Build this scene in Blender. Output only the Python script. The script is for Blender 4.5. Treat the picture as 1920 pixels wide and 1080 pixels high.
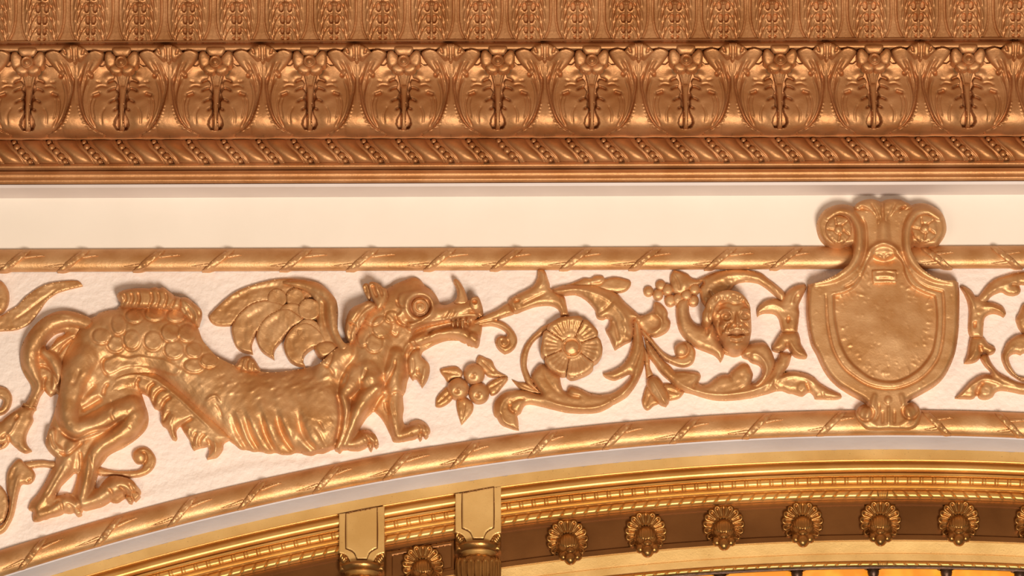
import bpy, math, random
import numpy as np

# ------------------------------------------------------------------ scene, camera, light
for o in list(bpy.data.objects):
    bpy.data.objects.remove(o)
scn = bpy.context.scene
C = scn.collection
U = 0.001                      # one photograph pixel on the wall = 1 mm
DIST = 6000.0                  # camera distance in millimetres
TH = math.radians(20.0)        # the camera looks up at the wall
ROLL = 0.0036
V = np.array([0.0, math.cos(TH), math.sin(TH)])
R0 = np.array([1.0, 0.0, 0.0]); U0 = np.array([0.0, -math.sin(TH), math.cos(TH)])
CR = math.cos(ROLL) * R0 - math.sin(ROLL) * U0
CU = math.cos(ROLL) * U0 + math.sin(ROLL) * R0
CAM = -DIST * V

cam_d = bpy.data.cameras.new('camera')
cam = bpy.data.objects.new('camera', cam_d); C.objects.link(cam)
cam_d.sensor_width = 36.0
cam_d.lens = DIST / 1920.0 * 36.0
cam_d.clip_end = 100.0
from mathutils import Matrix
m = Matrix.Identity(4)
for i in range(3):
    m[i][0] = CR[i]; m[i][1] = CU[i]; m[i][2] = -V[i]; m[i][3] = CAM[i] * U
cam.matrix_world = m
scn.camera = cam

world = bpy.data.worlds.new('world'); scn.world = world
world.use_nodes = True
world.node_tree.nodes['Background'].inputs[0].default_value = (1.0, 0.90, 0.79, 1)
world.node_tree.nodes['Background'].inputs[1].default_value = 0.11

def area(name, loc, target, size, power, col):
    d = bpy.data.lights.new(name, 'AREA'); d.energy = power; d.color = col
    d.shape = 'DISK'; d.size = size
    o = bpy.data.objects.new(name, d); C.objects.link(o)
    from mathutils import Vector
    o.location = loc
    o.rotation_euler = (Vector(target) - Vector(loc)).to_track_quat('-Z', 'Y').to_euler()
    return o
area('chandelier_light', (0.85, -3.8, -2.95), (0.1, 0, -0.05), 1.1, 262, (1.0, 0.92, 0.815))
area('fill_light', (-2.2, -4.4, -2.2), (0, 0, 0), 1.6, 40, (1.0, 0.88, 0.74))  # unseen fill lamp added on the left to lift the dark sides

scn.view_settings.view_transform = 'Standard'
scn.view_settings.look = 'None'
scn.view_settings.exposure = -0.02
scn.view_settings.gamma = 1.0
scn.view_settings.use_curve_mapping = False

# ------------------------------------------------------------------ materials
def nodes(name):
    mt = bpy.data.materials.new(name); mt.use_nodes = True
    nt = mt.node_tree
    return mt, nt, nt.nodes['Principled BSDF']

def metal_paint(name, c1, c2, metallic, rough, nscale=14.0, bump=0.25, bscale=260.0, speck=None):
    """paint over cast ornament: two tones of the pigment mottled, fine brush relief"""
    mt, nt, b = nodes(name)
    tc = nt.nodes.new('ShaderNodeNewGeometry')
    n1 = nt.nodes.new('ShaderNodeTexNoise'); n1.inputs['Scale'].default_value = nscale
    n1.inputs['Detail'].default_value = 5
    nt.links.new(tc.outputs['Position'], n1.inputs['Vector'])
    rp = nt.nodes.new('ShaderNodeValToRGB')
    rp.color_ramp.elements[0].position = 0.35; rp.color_ramp.elements[1].position = 0.68
    rp.color_ramp.elements[0].color = (*c1, 1); rp.color_ramp.elements[1].color = (*c2, 1)
    nt.links.new(n1.outputs['Fac'], rp.inputs['Fac'])
    col = rp.outputs['Color']
    n2 = nt.nodes.new('ShaderNodeTexNoise'); n2.inputs['Scale'].default_value = bscale
    n2.inputs['Detail'].default_value = 4; n2.inputs['Roughness'].default_value = 0.65
    nt.links.new(tc.outputs['Position'], n2.inputs['Vector'])
    if speck:
        r2 = nt.nodes.new('ShaderNodeValToRGB')
        r2.color_ramp.elements[0].position = 0.64; r2.color_ramp.elements[1].position = 0.76
        nt.links.new(n2.outputs['Fac'], r2.inputs['Fac'])
        mx = nt.nodes.new('ShaderNodeMix'); mx.data_type = 'RGBA'
        nt.links.new(r2.outputs['Color'], mx.inputs['Factor'])
        nt.links.new(col, mx.inputs['A']); mx.inputs['B'].default_value = (*speck, 1)
        col = mx.outputs['Result']
    nt.links.new(col, b.inputs['Base Color'])
    b.inputs['Metallic'].default_value = metallic
    mr = nt.nodes.new('ShaderNodeMapRange')
    mr.inputs['To Min'].default_value = rough - 0.07; mr.inputs['To Max'].default_value = rough + 0.09
    nt.links.new(n1.outputs['Fac'], mr.inputs['Value'])
    nt.links.new(mr.outputs['Result'], b.inputs['Roughness'])
    bp = nt.nodes.new('ShaderNodeBump'); bp.inputs['Strength'].default_value = bump
    bp.inputs['Distance'].default_value = 0.002
    n3 = nt.nodes.new('ShaderNodeTexNoise'); n3.inputs['Scale'].default_value = bscale * 0.36
    n3.inputs['Detail'].default_value = 3
    nt.links.new(tc.outputs['Position'], n3.inputs['Vector'])
    ad = nt.nodes.new('ShaderNodeMath'); ad.operation = 'MULTIPLY_ADD'
    ad.inputs[1].default_value = 0.9
    nt.links.new(n3.outputs['Fac'], ad.inputs[0]); nt.links.new(n2.outputs['Fac'], ad.inputs[2])
    nt.links.new(ad.outputs[0], bp.inputs['Height'])
    nt.links.new(bp.outputs['Normal'], b.inputs['Normal'])
    return mt

def plaster(name, c1, c2, bump=0.5, rough=0.55):
    mt, nt, b = nodes(name)
    tc = nt.nodes.new('ShaderNodeNewGeometry')
    n1 = nt.nodes.new('ShaderNodeTexNoise'); n1.inputs['Scale'].default_value = 9
    n1.inputs['Detail'].default_value = 6
    n2 = nt.nodes.new('ShaderNodeTexNoise'); n2.inputs['Scale'].default_value = 70
    n2.inputs['Detail'].default_value = 5
    for n in (n1, n2): nt.links.new(tc.outputs['Position'], n.inputs['Vector'])
    rp = nt.nodes.new('ShaderNodeValToRGB')
    rp.color_ramp.elements[0].position = 0.3; rp.color_ramp.elements[1].position = 0.7
    rp.color_ramp.elements[0].color = (*c1, 1); rp.color_ramp.elements[1].color = (*c2, 1)
    nt.links.new(n1.outputs['Fac'], rp.inputs['Fac'])
    nt.links.new(rp.outputs['Color'], b.inputs['Base Color'])
    b.inputs['Roughness'].default_value = rough
    bp = nt.nodes.new('ShaderNodeBump'); bp.inputs['Strength'].default_value = bump
    bp.inputs['Distance'].default_value = 0.004
    nt.links.new(n2.outputs['Fac'], bp.inputs['Height'])
    nt.links.new(bp.outputs['Normal'], b.inputs['Normal'])
    return mt

GOLD = metal_paint('gold_paint', (0.555, 0.275, 0.100), (0.715, 0.420, 0.198), 0.64, 0.48, nscale=20, bump=0.30)
COPPER = metal_paint('copper_gold_paint', (0.41, 0.175, 0.058), (0.53, 0.260, 0.108), 0.70, 0.50, bump=0.22)
BRASS = metal_paint('brass', (0.62, 0.33, 0.085), (0.78, 0.48, 0.165), 0.85, 0.43, nscale=8, bump=0.10, bscale=330)
BRASSFLAT = metal_paint('speckled_brass', (0.64, 0.37, 0.115), (0.78, 0.49, 0.18), 0.55, 0.42, nscale=10, bump=0.12, bscale=330, speck=(0.16, 0.075, 0.02))
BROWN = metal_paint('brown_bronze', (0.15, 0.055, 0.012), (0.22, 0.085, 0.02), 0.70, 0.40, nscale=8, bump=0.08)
BOSSM = metal_paint('aged_bronze', (0.30, 0.135, 0.035), (0.42, 0.20, 0.055), 0.85, 0.33, nscale=30, bump=0.12)
DARK = metal_paint('dark_bronze', (0.06, 0.025, 0.012), (0.10, 0.045, 0.02), 0.6, 0.4)
CREAM = plaster('cream_plaster', (0.80, 0.67, 0.58), (0.84, 0.71, 0.62), 0.75)
CREAMSMOOTH = plaster('smooth_cream_plaster', (0.83, 0.72, 0.60), (0.86, 0.75, 0.63), 0.05, 0.5)
SHADEDP = plaster('shaded_reveal_plaster', (0.45, 0.385, 0.37), (0.52, 0.455, 0.435), 0.25)  # cream plaster darkened, the shade of the arch reveal put into its colour

def amber():
    mt, nt, b = nodes('lit_amber_glass')
    tc = nt.nodes.new('ShaderNodeNewGeometry')
    n1 = nt.nodes.new('ShaderNodeTexNoise'); n1.inputs['Scale'].default_value = 22
    nt.links.new(tc.outputs['Position'], n1.inputs['Vector'])
    rp = nt.nodes.new('ShaderNodeValToRGB')
    rp.color_ramp.elements[0].position = 0.40; rp.color_ramp.elements[1].position = 0.72
    rp.color_ramp.elements[0].color = (0.74, 0.20, 0.008, 1); rp.color_ramp.elements[1].color = (1.0, 0.46, 0.04, 1)
    nt.links.new(n1.outputs['Fac'], rp.inputs['Fac'])
    nt.links.new(rp.outputs['Color'], b.inputs['Emission Color'])
    b.inputs['Emission Strength'].default_value = 0.85
    b.inputs['Base Color'].default_value = (0.35, 0.12, 0.01, 1)
    b.inputs['Roughness'].default_value = 0.15
    return mt
AMBER = amber()

# ------------------------------------------------------------------ geometry helpers
def smi(xs, ys):
    """smooth version of np.interp through the given points"""
    q = spl(list(zip(xs, ys)), False, 1.0)
    return lambda t: np.interp(t, q[:, 0], q[:, 1])

def at(px, py, d):
    """photo pixel on the plane that stands d millimetres proud of the wall -> metres"""
    px = np.asarray(px, float); py = np.asarray(py, float); d = np.asarray(d, float)
    px, py, d = np.broadcast_arrays(px, py, d)
    dx = V[0] * DIST + CR[0] * (px - 960) + CU[0] * (540 - py)
    dy = V[1] * DIST + CR[1] * (px - 960) + CU[1] * (540 - py)
    dz = V[2] * DIST + CR[2] * (px - 960) + CU[2] * (540 - py)
    t = (-d - CAM[1]) / dy
    return np.stack([(CAM[0] + t * dx) * U, -d * U, (CAM[2] + t * dz) * U], -1)

def P(s):
    """'x,y x,y! ...' : outline points, ! marks a sharp corner"""
    out = []
    for t in s.split():
        c = t.endswith('!'); t = t.rstrip('!')
        x, y = t.split(',')
        out.append((float(x), float(y), c))
    return out

def spl(pts, closed=True, step=2.5):
    if isinstance(pts, str): pts = P(pts)
    pts = [(p[0], p[1], p[2] if len(p) > 2 else False) for p in pts]
    n = len(pts); out = []
    for i in range(n if closed else n - 1):
        p1 = pts[i]; p2 = pts[(i + 1) % n]
        p0 = pts[i - 1] if (closed or i > 0) and not p1[2] else p1
        p3 = pts[(i + 2) % n] if (closed or i + 2 < n) and not p2[2] else p2
        a, b, c, d = (np.array(q[:2]) for q in (p0, p1, p2, p3))
        L = np.linalg.norm(c - b); k = max(1, int(math.ceil(L / step)))
        la = np.linalg.norm(b - a); ld = np.linalg.norm(d - c)
        m1 = (c - a) * 0.5; m2 = (d - b) * 0.5
        lim = L * 1.1
        for mm in (m1, m2):
            q = np.linalg.norm(mm)
            if q > lim: mm *= lim / q
        for j in range(k):
            t = j / k; t2 = t * t; t3 = t2 * t
            out.append((2*t3-3*t2+1)*b + (t3-2*t2+t)*m1 + (-2*t3+3*t2)*c + (t3-t2)*m2)
    if not closed: out.append(np.array(pts[-1][:2]))
    return np.array(out)

def segdist(X, Y, loop, closed=True):
    """distance to a polyline, nearest point, arclength fraction"""
    A = loop; B = np.roll(loop, -1, 0)
    if not closed: A = loop[:-1]; B = loop[1:]
    D = B - A; L2 = (D ** 2).sum(1) + 1e-12
    s = np.concatenate([[0], np.cumsum(np.sqrt(L2))])
    N = len(X); dist = np.empty(N); nx = np.empty(N); ny = np.empty(N); uu = np.empty(N)
    ch = max(1, 600000 // len(A))
    for i in range(0, N, ch):
        x = X[i:i+ch, None]; y = Y[i:i+ch, None]
        t = ((x - A[:, 0]) * D[:, 0] + (y - A[:, 1]) * D[:, 1]) / L2
        np.clip(t, 0, 1, out=t)
        qx = A[:, 0] + t * D[:, 0]; qy = A[:, 1] + t * D[:, 1]
        dd = (x - qx) ** 2 + (y - qy) ** 2
        k = dd.argmin(1); r = np.arange(len(k))
        dist[i:i+ch] = np.sqrt(dd[r, k]); nx[i:i+ch] = qx[r, k]; ny[i:i+ch] = qy[r, k]
        uu[i:i+ch] = (s[k] + t[r, k] * np.sqrt(L2[k])) / s[-1]
    return dist, nx, ny, uu

def inside(X, Y, loops):
    c = np.zeros(len(X), bool)
    for lp in loops:
        A = lp; B = np.roll(lp, -1, 0)
        ch = max(1, 800000 // len(A))
        for i in range(0, len(X), ch):
            x = X[i:i+ch, None]; y = Y[i:i+ch, None]
            cond = (A[:, 1] > y) != (B[:, 1] > y)
            with np.errstate(divide='ignore', invalid='ignore'):
                xi = (B[:, 0] - A[:, 0]) * (y - A[:, 1]) / (B[:, 1] - A[:, 1]) + A[:, 0]
            c[i:i+ch] ^= (np.sum(cond & (x < xi), 1) % 2).astype(bool)
    return c

def sstep(t):
    t = np.clip(t, 0, 1); return t * t * (3 - 2 * t)

def smax(a, b, k):
    h = np.clip(0.5 + 0.5 * (b - a) / k, 0, 1)
    return a * (1 - h) + b * h + k * h * (1 - h)

def lump(x, y, seed=1, wl=22.0):
    rr = random.Random(seed); s = np.zeros_like(x)
    for _ in range(8):
        a = rr.uniform(0, 6.28); w = wl * rr.uniform(0.5, 1.8); p = rr.uniform(0, 6.28)
        s += np.sin((x * math.cos(a) + y * math.sin(a)) * 6.283 / w + p) * (w / wl) ** 0.5
    return s / 8

def apply_ops(x, y, dist, ops):
    h = np.zeros_like(x)
    for op in ops:
        k = op[0]
        if k == 'dome':                       # H, w, e0 : rounded edge rising from e0 to H over w
            _, H, w, e0 = op
            if H < 40: e0 *= 1.35; w *= 0.88
            t = np.clip(dist / w, 0, 1)
            h = np.maximum(h, e0 + (H - e0) * np.sqrt(np.clip(1 - (1 - t) ** 2, 0, 1)))
        elif k == 'tube':                     # pts, [(r,H)..], blend
            _, pts, rh, bl = op
            lp = spl(pts, False, 4)
            r_ = max(q[0] for q in rh)
            m_ = (x > lp[:,0].min()-r_) & (x < lp[:,0].max()+r_) & (y > lp[:,1].min()-r_) & (y < lp[:,1].max()+r_)
            if not m_.any(): continue
            d, _, _, u = segdist(x[m_], y[m_], lp, False)
            us = np.linspace(0, 1, len(rh))
            r = np.interp(u, us, [q[0] for q in rh]); Hh = np.interp(u, us, [q[1] for q in rh])
            q = np.clip(1 - (d / r) ** 2, 0, 1)
            tt = np.where(q > 0, Hh * np.sqrt(q), 0)
            h[m_] = smax(h[m_], tt, bl)
        elif k == 'g':                        # ridge (+) or groove (-) along a line
            pts, w, a = op[1:4]
            lp = spl(pts, False, 4); r_ = 3 * w
            m_ = (x > lp[:,0].min()-r_) & (x < lp[:,0].max()+r_) & (y > lp[:,1].min()-r_) & (y < lp[:,1].max()+r_)
            if not m_.any(): continue
            d, _, _, u = segdist(x[m_], y[m_], lp, False)
            tp = np.clip(np.minimum(u, 1 - u) / 0.12, 0.25, 1) if len(op) < 5 else sstep(u / op[4])
            h[m_] += a * tp * np.exp(-(d / w) ** 2)
        elif k == 'b':                        # ellipsoid bump: cx,cy,rx,ry,rot,a
            _, cx, cy, rx, ry, ro, a = op
            c, s = math.cos(ro), math.sin(ro)
            qx = ((x - cx) * c + (y - cy) * s) / rx; qy = (-(x - cx) * s + (y - cy) * c) / ry
            h += a * np.sqrt(np.clip(1 - qx * qx - qy * qy, 0, 1))
        elif k == 'gb':                       # gaussian bump
            _, cx, cy, rx, ry, ro, a = op
            c, s = math.cos(ro), math.sin(ro)
            qx = ((x - cx) * c + (y - cy) * s) / rx; qy = (-(x - cx) * s + (y - cy) * c) / ry
            h += a * np.exp(-(qx * qx + qy * qy))
        elif k == 'ring':                     # cx,cy,r,w,a
            _, cx, cy, r, w, a = op
            h += a * np.exp(-((np.hypot(x - cx, y - cy) - r) / w) ** 2)
        elif k == 'disc':                     # raised flat disc with rounded rim: cx,cy,rx,ry,a,w
            _, cx, cy, rx, ry, a, w = op
            q = np.hypot((x - cx) / rx, (y - cy) / ry)
            h += a * sstep((1 - q) * min(rx, ry) / w)
        elif k == 'scale':                    # a fish scale: dished disc with a sunk line round it
            _, cx, cy, rx, ry, a = op
            q = np.hypot((x - cx) / rx, (y - cy) / ry); rm = min(rx, ry)
            dr = ((cx - x) / rx * 0.6 + (y - cy) / ry * 0.8) / np.maximum(q, 0.2)
            k_ = 0.30 + 0.70 * sstep(0.6 + 0.6 * dr)
            h += k_ * (a * sstep((1 - q) * rm / 3.0) * np.where(q < 1, 0.5 + 0.5 * q, 1) - 0.9 * a * np.exp(-((q - 1.0) * rm / 1.8) ** 2))
        elif k == 'plate':                    # polygon raised by a with rounded edge w
            _, pts, a, w = op
            lp = spl(pts, True, 4)
            m_ = (x > lp[:,0].min()) & (x < lp[:,0].max()) & (y > lp[:,1].min()) & (y < lp[:,1].max())
            if not m_.any(): continue
            ins = inside(x[m_], y[m_], [lp]); d = segdist(x[m_], y[m_], lp)[0]
            h[m_] += a * np.where(ins, sstep(d / w), 0)
        elif k == 'n':                        # hand-made unevenness
            _, a, wl, seed = op
            h += a * lump(x, y, seed, wl)
        elif k == 'f':                        # any function
            h = op[1](x, y, dist, h)
        elif k == 'flat':
            h = np.minimum(h, op[1])
    return np.maximum(h, 0.3)

def mesh_from(name, verts, faces, smooth=True, smooth_n=None):
    me = bpy.data.meshes.new(name)
    me.from_pydata(verts, [], faces)
    if smooth:
        fl = np.ones(len(me.polygons), bool)
        if smooth_n is not None: fl[smooth_n:] = False
        me.polygons.foreach_set('use_smooth', fl)
    me.update()
    return me

def link(name, me, mat, parent=None, loc=(0, 0, 0), wloc=False):
    """wloc: loc is in world space, converted to the parent's space (parents are never rotated)"""
    o = bpy.data.objects.new(name, me); C.objects.link(o)
    if me is not None and mat is not None and not me.materials: me.materials.append(mat)
    if parent is not None:
        o.parent = parent
        if wloc:
            b = WL.get(parent.name, (0, 0, 0)); loc = tuple(loc[i] - b[i] for i in range(3))
    o.location = loc
    p = WL.get(parent.name, (0, 0, 0)) if parent is not None else (0, 0, 0)
    WL[o.name] = tuple(p[i] + loc[i] for i in range(3))
    return o
WL = {}

def tag(o, label=None, cat=None, group=None, kind=None):
    if label: o['label'] = label
    if cat: o['category'] = cat
    if group: o['group'] = group
    if kind: o['kind'] = kind
    return o

def thing(name, label, cat, px, py, d=0, group=None):
    o = link(name, None, None, None, tuple(at(px, py, d).tolist()))
    return tag(o, label, cat, group)

def relief_mesh(name, loops, ops, res=2.5, d0=0.0, sink=3.0, base=None, lev=False):
    """height field over an outline traced on the wall: domed front, real sides down to the wall"""
    if not isinstance(loops, list): loops = [loops]
    loops = [spl(l, True, 2.0) if isinstance(l, str) else l for l in loops]
    al = np.concatenate(loops)
    x0, y0 = al.min(0) - res; x1, y1 = al.max(0) + res
    nx = int((x1 - x0) / res) + 2; ny = int((y1 - y0) / res) + 2
    gx = x0 + np.arange(nx) * res; gy = y0 + np.arange(ny) * res
    ins = np.zeros((ny, nx), bool)
    for j in range(ny):                       # scan lines
        xs = []
        for lp in loops:
            A = lp; B = np.roll(lp, -1, 0)
            c = (A[:, 1] > gy[j]) != (B[:, 1] > gy[j])
            if c.any():
                a = A[c]; b = B[c]
                xs.append(a[:, 0] + (gy[j] - a[:, 1]) * (b[:, 0] - a[:, 0]) / (b[:, 1] - a[:, 1]))
        if xs:
            xs = np.sort(np.concatenate(xs))
            ins[j] = np.searchsorted(xs, gx) % 2 == 1
    cell = ins[:-1, :-1] | ins[1:, :-1] | ins[:-1, 1:] | ins[1:, 1:]
    use = np.zeros((ny, nx), bool)
    use[:-1, :-1] |= cell; use[1:, :-1] |= cell; use[:-1, 1:] |= cell; use[1:, 1:] |= cell
    jj, ii = np.nonzero(use)
    X = gx[ii].copy(); Y = gy[jj].copy(); I = ins[jj, ii]
    dist = np.full(len(X), 1e9); NX = X.copy(); NY = Y.copy()
    for lp in loops:
        d, qx, qy, _ = segdist(X, Y, lp)
        b = d < dist
        dist[b] = d[b]; NX[b] = qx[b]; NY[b] = qy[b]
    X[~I] = NX[~I]; Y[~I] = NY[~I]; dist[~I] = 0
    near = I & (dist < 0.3 * res)
    X[near] = NX[near]; Y[near] = NY[near]; dist[near] = 0
    h = apply_ops(X, Y, dist, ops)
    if base is not None: h = h + base(X, Y)
    Pw = at(X, Y - ROLL * (X - 960) if lev else Y, d0 + h)
    idx = -np.ones((ny, nx), int); idx[jj, ii] = np.arange(len(X))
    cj, ci = np.nonzero(cell)
    a = idx[cj, ci]; b = idx[cj, ci + 1]; c = idx[cj + 1, ci + 1]; d = idx[cj + 1, ci]
    Q = np.stack([a, d, c, b], 1)             # faces the room (-y)
    e = np.concatenate([Q[:, [0, 1]], Q[:, [1, 2]], Q[:, [2, 3]], Q[:, [3, 0]]])
    key = {}
    es = np.sort(e, 1); code = es[:, 0].astype(np.int64) * (len(X) + 1) + es[:, 1]
    uq, inv, cnt = np.unique(code, return_inverse=True, return_counts=True)
    be = e[cnt[inv] == 1]
    bv = np.unique(be); mp = -np.ones(len(X), int)
    n = len(X); mp[bv] = np.arange(len(bv))
    top = Pw[bv]; bot = top.copy(); bot[:, 1] = -(d0 - sink) * U
    verts = np.concatenate([Pw, top, bot])
    cen = np.array([(verts[:, 0].min() + verts[:, 0].max()) / 2, -d0 * U, (verts[:, 2].min() + verts[:, 2].max()) / 2])
    verts = verts - cen
    nb = len(bv)
    sk = np.stack([be[:, 1], be[:, 0], be[:, 0], be[:, 1]], 1)
    sk = np.stack([n + mp[be[:, 1]], n + mp[be[:, 0]], n + nb + mp[be[:, 0]], n + nb + mp[be[:, 1]]], 1)
    faces = Q.tolist() + sk.tolist()
    # drop collapsed corners
    me = mesh_from(name, verts.tolist(), faces, True)
    me.validate()
    return me, tuple(cen.tolist())

def relief(name, loops, ops, parent=None, mat=None, res=2.5, d0=0.0, label=None, cat=None, group=None, sink=3.0, base=None):
    if (mat is None or mat is GOLD) and base is None:      # pits and blobs left by coats of old paint
        lp = loops if isinstance(loops, list) else [loops]
        al = np.concatenate([spl(l, True, 6.0) if isinstance(l, str) else l for l in lp])
        (x0, y0), (x1, y1) = al.min(0), al.max(0); rr_ = random.Random(int(x0 * 7 + y0 * 13))
        ops = list(ops)
        for _ in range(min(260, int((x1 - x0) * (y1 - y0) / 420))):
            ops.append(('gb', rr_.uniform(x0, x1), rr_.uniform(y0, y1), rr_.uniform(1.1, 2.6), rr_.uniform(1.1, 1.9), rr_.uniform(0, 3), rr_.choice((-1.5, 1.3, 1.1, -1.0))))
    me, cen = relief_mesh(name, loops, ops, res, d0, sink, base)
    o = link(name, me, mat or GOLD, parent, cen, True)
    tag(o, label, cat, group)
    return o

def circ(cx, cy, rx, ry=None, n=28):
    ry = ry or rx
    a = np.linspace(0, 2 * math.pi, n, endpoint=False)
    return np.stack([cx + rx * np.cos(a), cy + ry * np.sin(a)], 1)

def extrude_x(name, prof, x0, x1, mat, parent=None, kind=None, nx=2):
    """straight moulding: profile [(row, depth)] seen at the picture's middle, run along X"""
    pr = np.array(prof, float)
    yz = at(960, pr[:, 0], pr[:, 1])
    xs = np.linspace(x0, x1, nx)
    n = len(pr); verts = []; faces = []
    for x in xs:
        for q in yz: verts.append((x, q[1], q[2]))
    for i in range(nx - 1):
        for j in range(n - 1):
            faces.append((i*n+j, i*n+j+1, (i+1)*n+j+1, (i+1)*n+j))
    me = mesh_from(name, verts, faces, True); me.set_sharp_from_angle(angle=0.6)
    o = link(name, me, mat, parent)
    if kind: o['kind'] = kind
    return o
def smooth_prof(p, step=1.5):
    q = spl([(a, b, len(r) > 0) for a, b, *r in p], False, step)
    return [tuple(v) for v in q]

# the arch: everything below the frieze follows circles about one centre
XC = 1655.0; RB = 5450.0; YC = 769.0 + RB
def arch(px_on, r0, d):
    """px_on: position along the arch measured as a pixel column at radius RB; r0: row at the crown"""
    a = np.arcsin((np.asarray(px_on, float) - XC) / RB)
    r = RB - (np.asarray(r0, float) - 769.0)
    x = XC + r * np.sin(a); y = YC - r * np.cos(a) - ROLL * (x - XC)
    return x, y
def arch_at(s, r0, d):
    x, y = arch(s, r0, d)
    return at(x, y, d)
def arch_mesh(name, prof, s0, s1, step=12.0):
    pr = np.array(prof, float); ns = max(2, int((s1 - s0) / step) + 1)
    ss = np.linspace(s0, s1, ns); n = len(pr)
    S = np.repeat(ss, n); Rr = np.tile(pr[:, 0], ns); Dd = np.tile(pr[:, 1], ns)
    v = arch_at(S, Rr, Dd)
    cen = v.mean(0); v = v - cen
    faces = [(i*n+j, i*n+j+1, (i+1)*n+j+1, (i+1)*n+j) for i in range(ns-1) for j in range(n-1)]
    me = mesh_from(name, v.tolist(), faces, True); me.set_sharp_from_angle(angle=0.6)
    return me, tuple(cen.tolist())
def arch_strip(name, prof, s0, s1, mat, parent=None, kind=None, step=12.0):
    me, cen = arch_mesh(name, prof, s0, s1, step)
    o = link(name, me, mat, parent, cen, True)
    if kind: o['kind'] = kind
    return o

def surf(name, X, Y, D, closed_u=False, lev=False):
    """grid of (pixel x, pixel y, depth) -> mesh, centre"""
    nu, nv = X.shape
    v = at(X.ravel(), (Y - ROLL * (X - 960)).ravel() if lev else Y.ravel(), D.ravel())
    cen = (v.min(0) + v.max(0)) / 2; v = v - cen
    faces = []
    for i in range(nu if closed_u else nu - 1):
        for j in range(nv - 1):
            a = i * nv + j; b = ((i + 1) % nu) * nv + j
            faces.append((a, a + 1, b + 1, b))
    return mesh_from(name, v.tolist(), faces, True), tuple(cen.tolist())

def ell_mesh(name, cx, cy, dc, rx, ry, rd, nu=20, nv=12, f=None):
    """ellipsoid round (pixel x, pixel y) at depth dc; f(theta, phi) scales the radius"""
    th = np.linspace(0, 2 * math.pi, nu, endpoint=False)[:, None]
    ph = np.linspace(0, math.pi, nv)[None, :]
    k = f(th, ph) if f else 1.0
    X = cx + rx * np.sin(ph) * np.cos(th) * k
    Y = cy + ry * np.sin(ph) * np.sin(th) * k
    D = dc + rd * np.cos(ph) * k + 0 * th
    return surf(name, X, Y, D, True)
def ell(name, cx, cy, dc, rx, ry, rd, parent, mat=None, nu=20, nv=12, f=None, label=None):
    me, cen = ell_mesh(name, cx, cy, dc, rx, ry, rd, nu, nv, f)
    return tag(link(name, me, mat or GOLD, parent, cen, True), label)

def lathe(name, cx, row, dc, prof, parent, mat, n=40, ribs=None):
    """turned piece on a vertical axis; prof = [(drop below row in mm, radius)]"""
    c = at(cx, row, dc)
    a = np.linspace(0, 2 * math.pi, n, endpoint=False)
    v = []
    for dz, r in prof:
        rr = r * (1 + (ribs(a, dz) if ribs else 0 * a))
        for q in range(n): v.append((rr[q] * math.cos(a[q]) * U, rr[q] * math.sin(a[q]) * U, -dz * U))
    m_ = len(prof)
    f = [(i*n+j, (i+1)*n+j, (i+1)*n+(j+1) % n, i*n+(j+1) % n) for i in range(m_-1) for j in range(n)]
    me = mesh_from(name, v, f, True); me.set_sharp_from_angle(angle=0.7)
    return link(name, me, mat, parent, tuple(c.tolist()), True)

def rep(o, parent, dx):
    """copy of a part (sharing its mesh) moved along X"""
    c = o.copy(); C.objects.link(c); c.parent = parent
    c.location = (o.location[0] + dx, o.location[1], o.location[2])
    return c

# ================================================================== setting: walls
XW = 1.25
def setting(name, me, mat, loc=(0, 0, 0)):
    o = link(name, me, mat, None, loc); o['kind'] = 'structure'; return o

# frieze wall with its hand-trowelled unevenness and the plaster bed under the dragon's feet
ss = np.linspace(-190, 2110, 400)
bed_x = [20, 34, 46, 72, 150, 265, 320, 400, 480, 560, 620, 700, 760]
bed_y = [1012, 998, 985, 980, 968, 926, 906, 882, 864, 862, 853, 848, 850]
def wall_d(x, y):
    d = 0.45 * lump(x, y, 5, 60) + 0.22 * lump(x, y, 9, 17)
    yl = np.interp(x, bed_x, bed_y) + 2.5 * lump(x, y * 0, 3, 40)
    w = sstep((x - 25) / 60) * (1 - sstep((x - 560) / 180))
    d = d + 3.2 * w * sstep((y - yl) / 7)
    q = np.hypot((x - 838) / 40, (y - 822) / 24)
    d = d + 1.8 * sstep((1 - q) * 4)
    return d
rows = np.linspace(0, 1, 70)[None, :]
xa, yb = arch(ss, 800, 0)
Xg = np.repeat(ss[:, None], 70, 1)
Yg = 485 + (yb[:, None] - 485) * rows
me, cen = surf('wall_front', Xg, Yg, wall_d(Xg, Yg))
tag(setting('wall_front', me, CREAM, cen), 'cream painted plaster frieze behind the gilded dragon and scrolls')
o = extrude_x('wall_upper', [(360, 1.0), (372, 1.0), (480, 0.6)], -XW, XW, CREAMSMOOTH, None, 'structure')
tag(o, 'smooth cream plaster strip between the copper cornice and the upper ribbon staff')
zc = float(at(960, -60, 222)[2])
me = mesh_from('added_ceiling', [(-4, 0, 0), (4, 0, 0), (4, -7, 0), (-4, -7, 0)], [(0, 1, 2, 3)], False)  # unseen overhead plane, added to keep upward-facing gold dark
tag(setting('added_ceiling', me, plaster('added_ceiling_plaster', (0.34, 0.20, 0.10), (0.40, 0.25, 0.13), 0.1), (0, 0, zc)), 'painted ceiling over the cornice, above the picture')

# ================================================================== cornice
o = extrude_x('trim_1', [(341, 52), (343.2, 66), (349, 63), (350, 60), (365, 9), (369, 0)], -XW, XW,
              plaster('shaded_soffit_plaster', (0.55, 0.44, 0.38), (0.60, 0.485, 0.42), 0.06, 0.5), None, 'structure')  # cream plaster toned down: the soffit's shade is put into its colour
tag(o, 'pinkish cream plaster soffit strip under the copper cornice')

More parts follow.
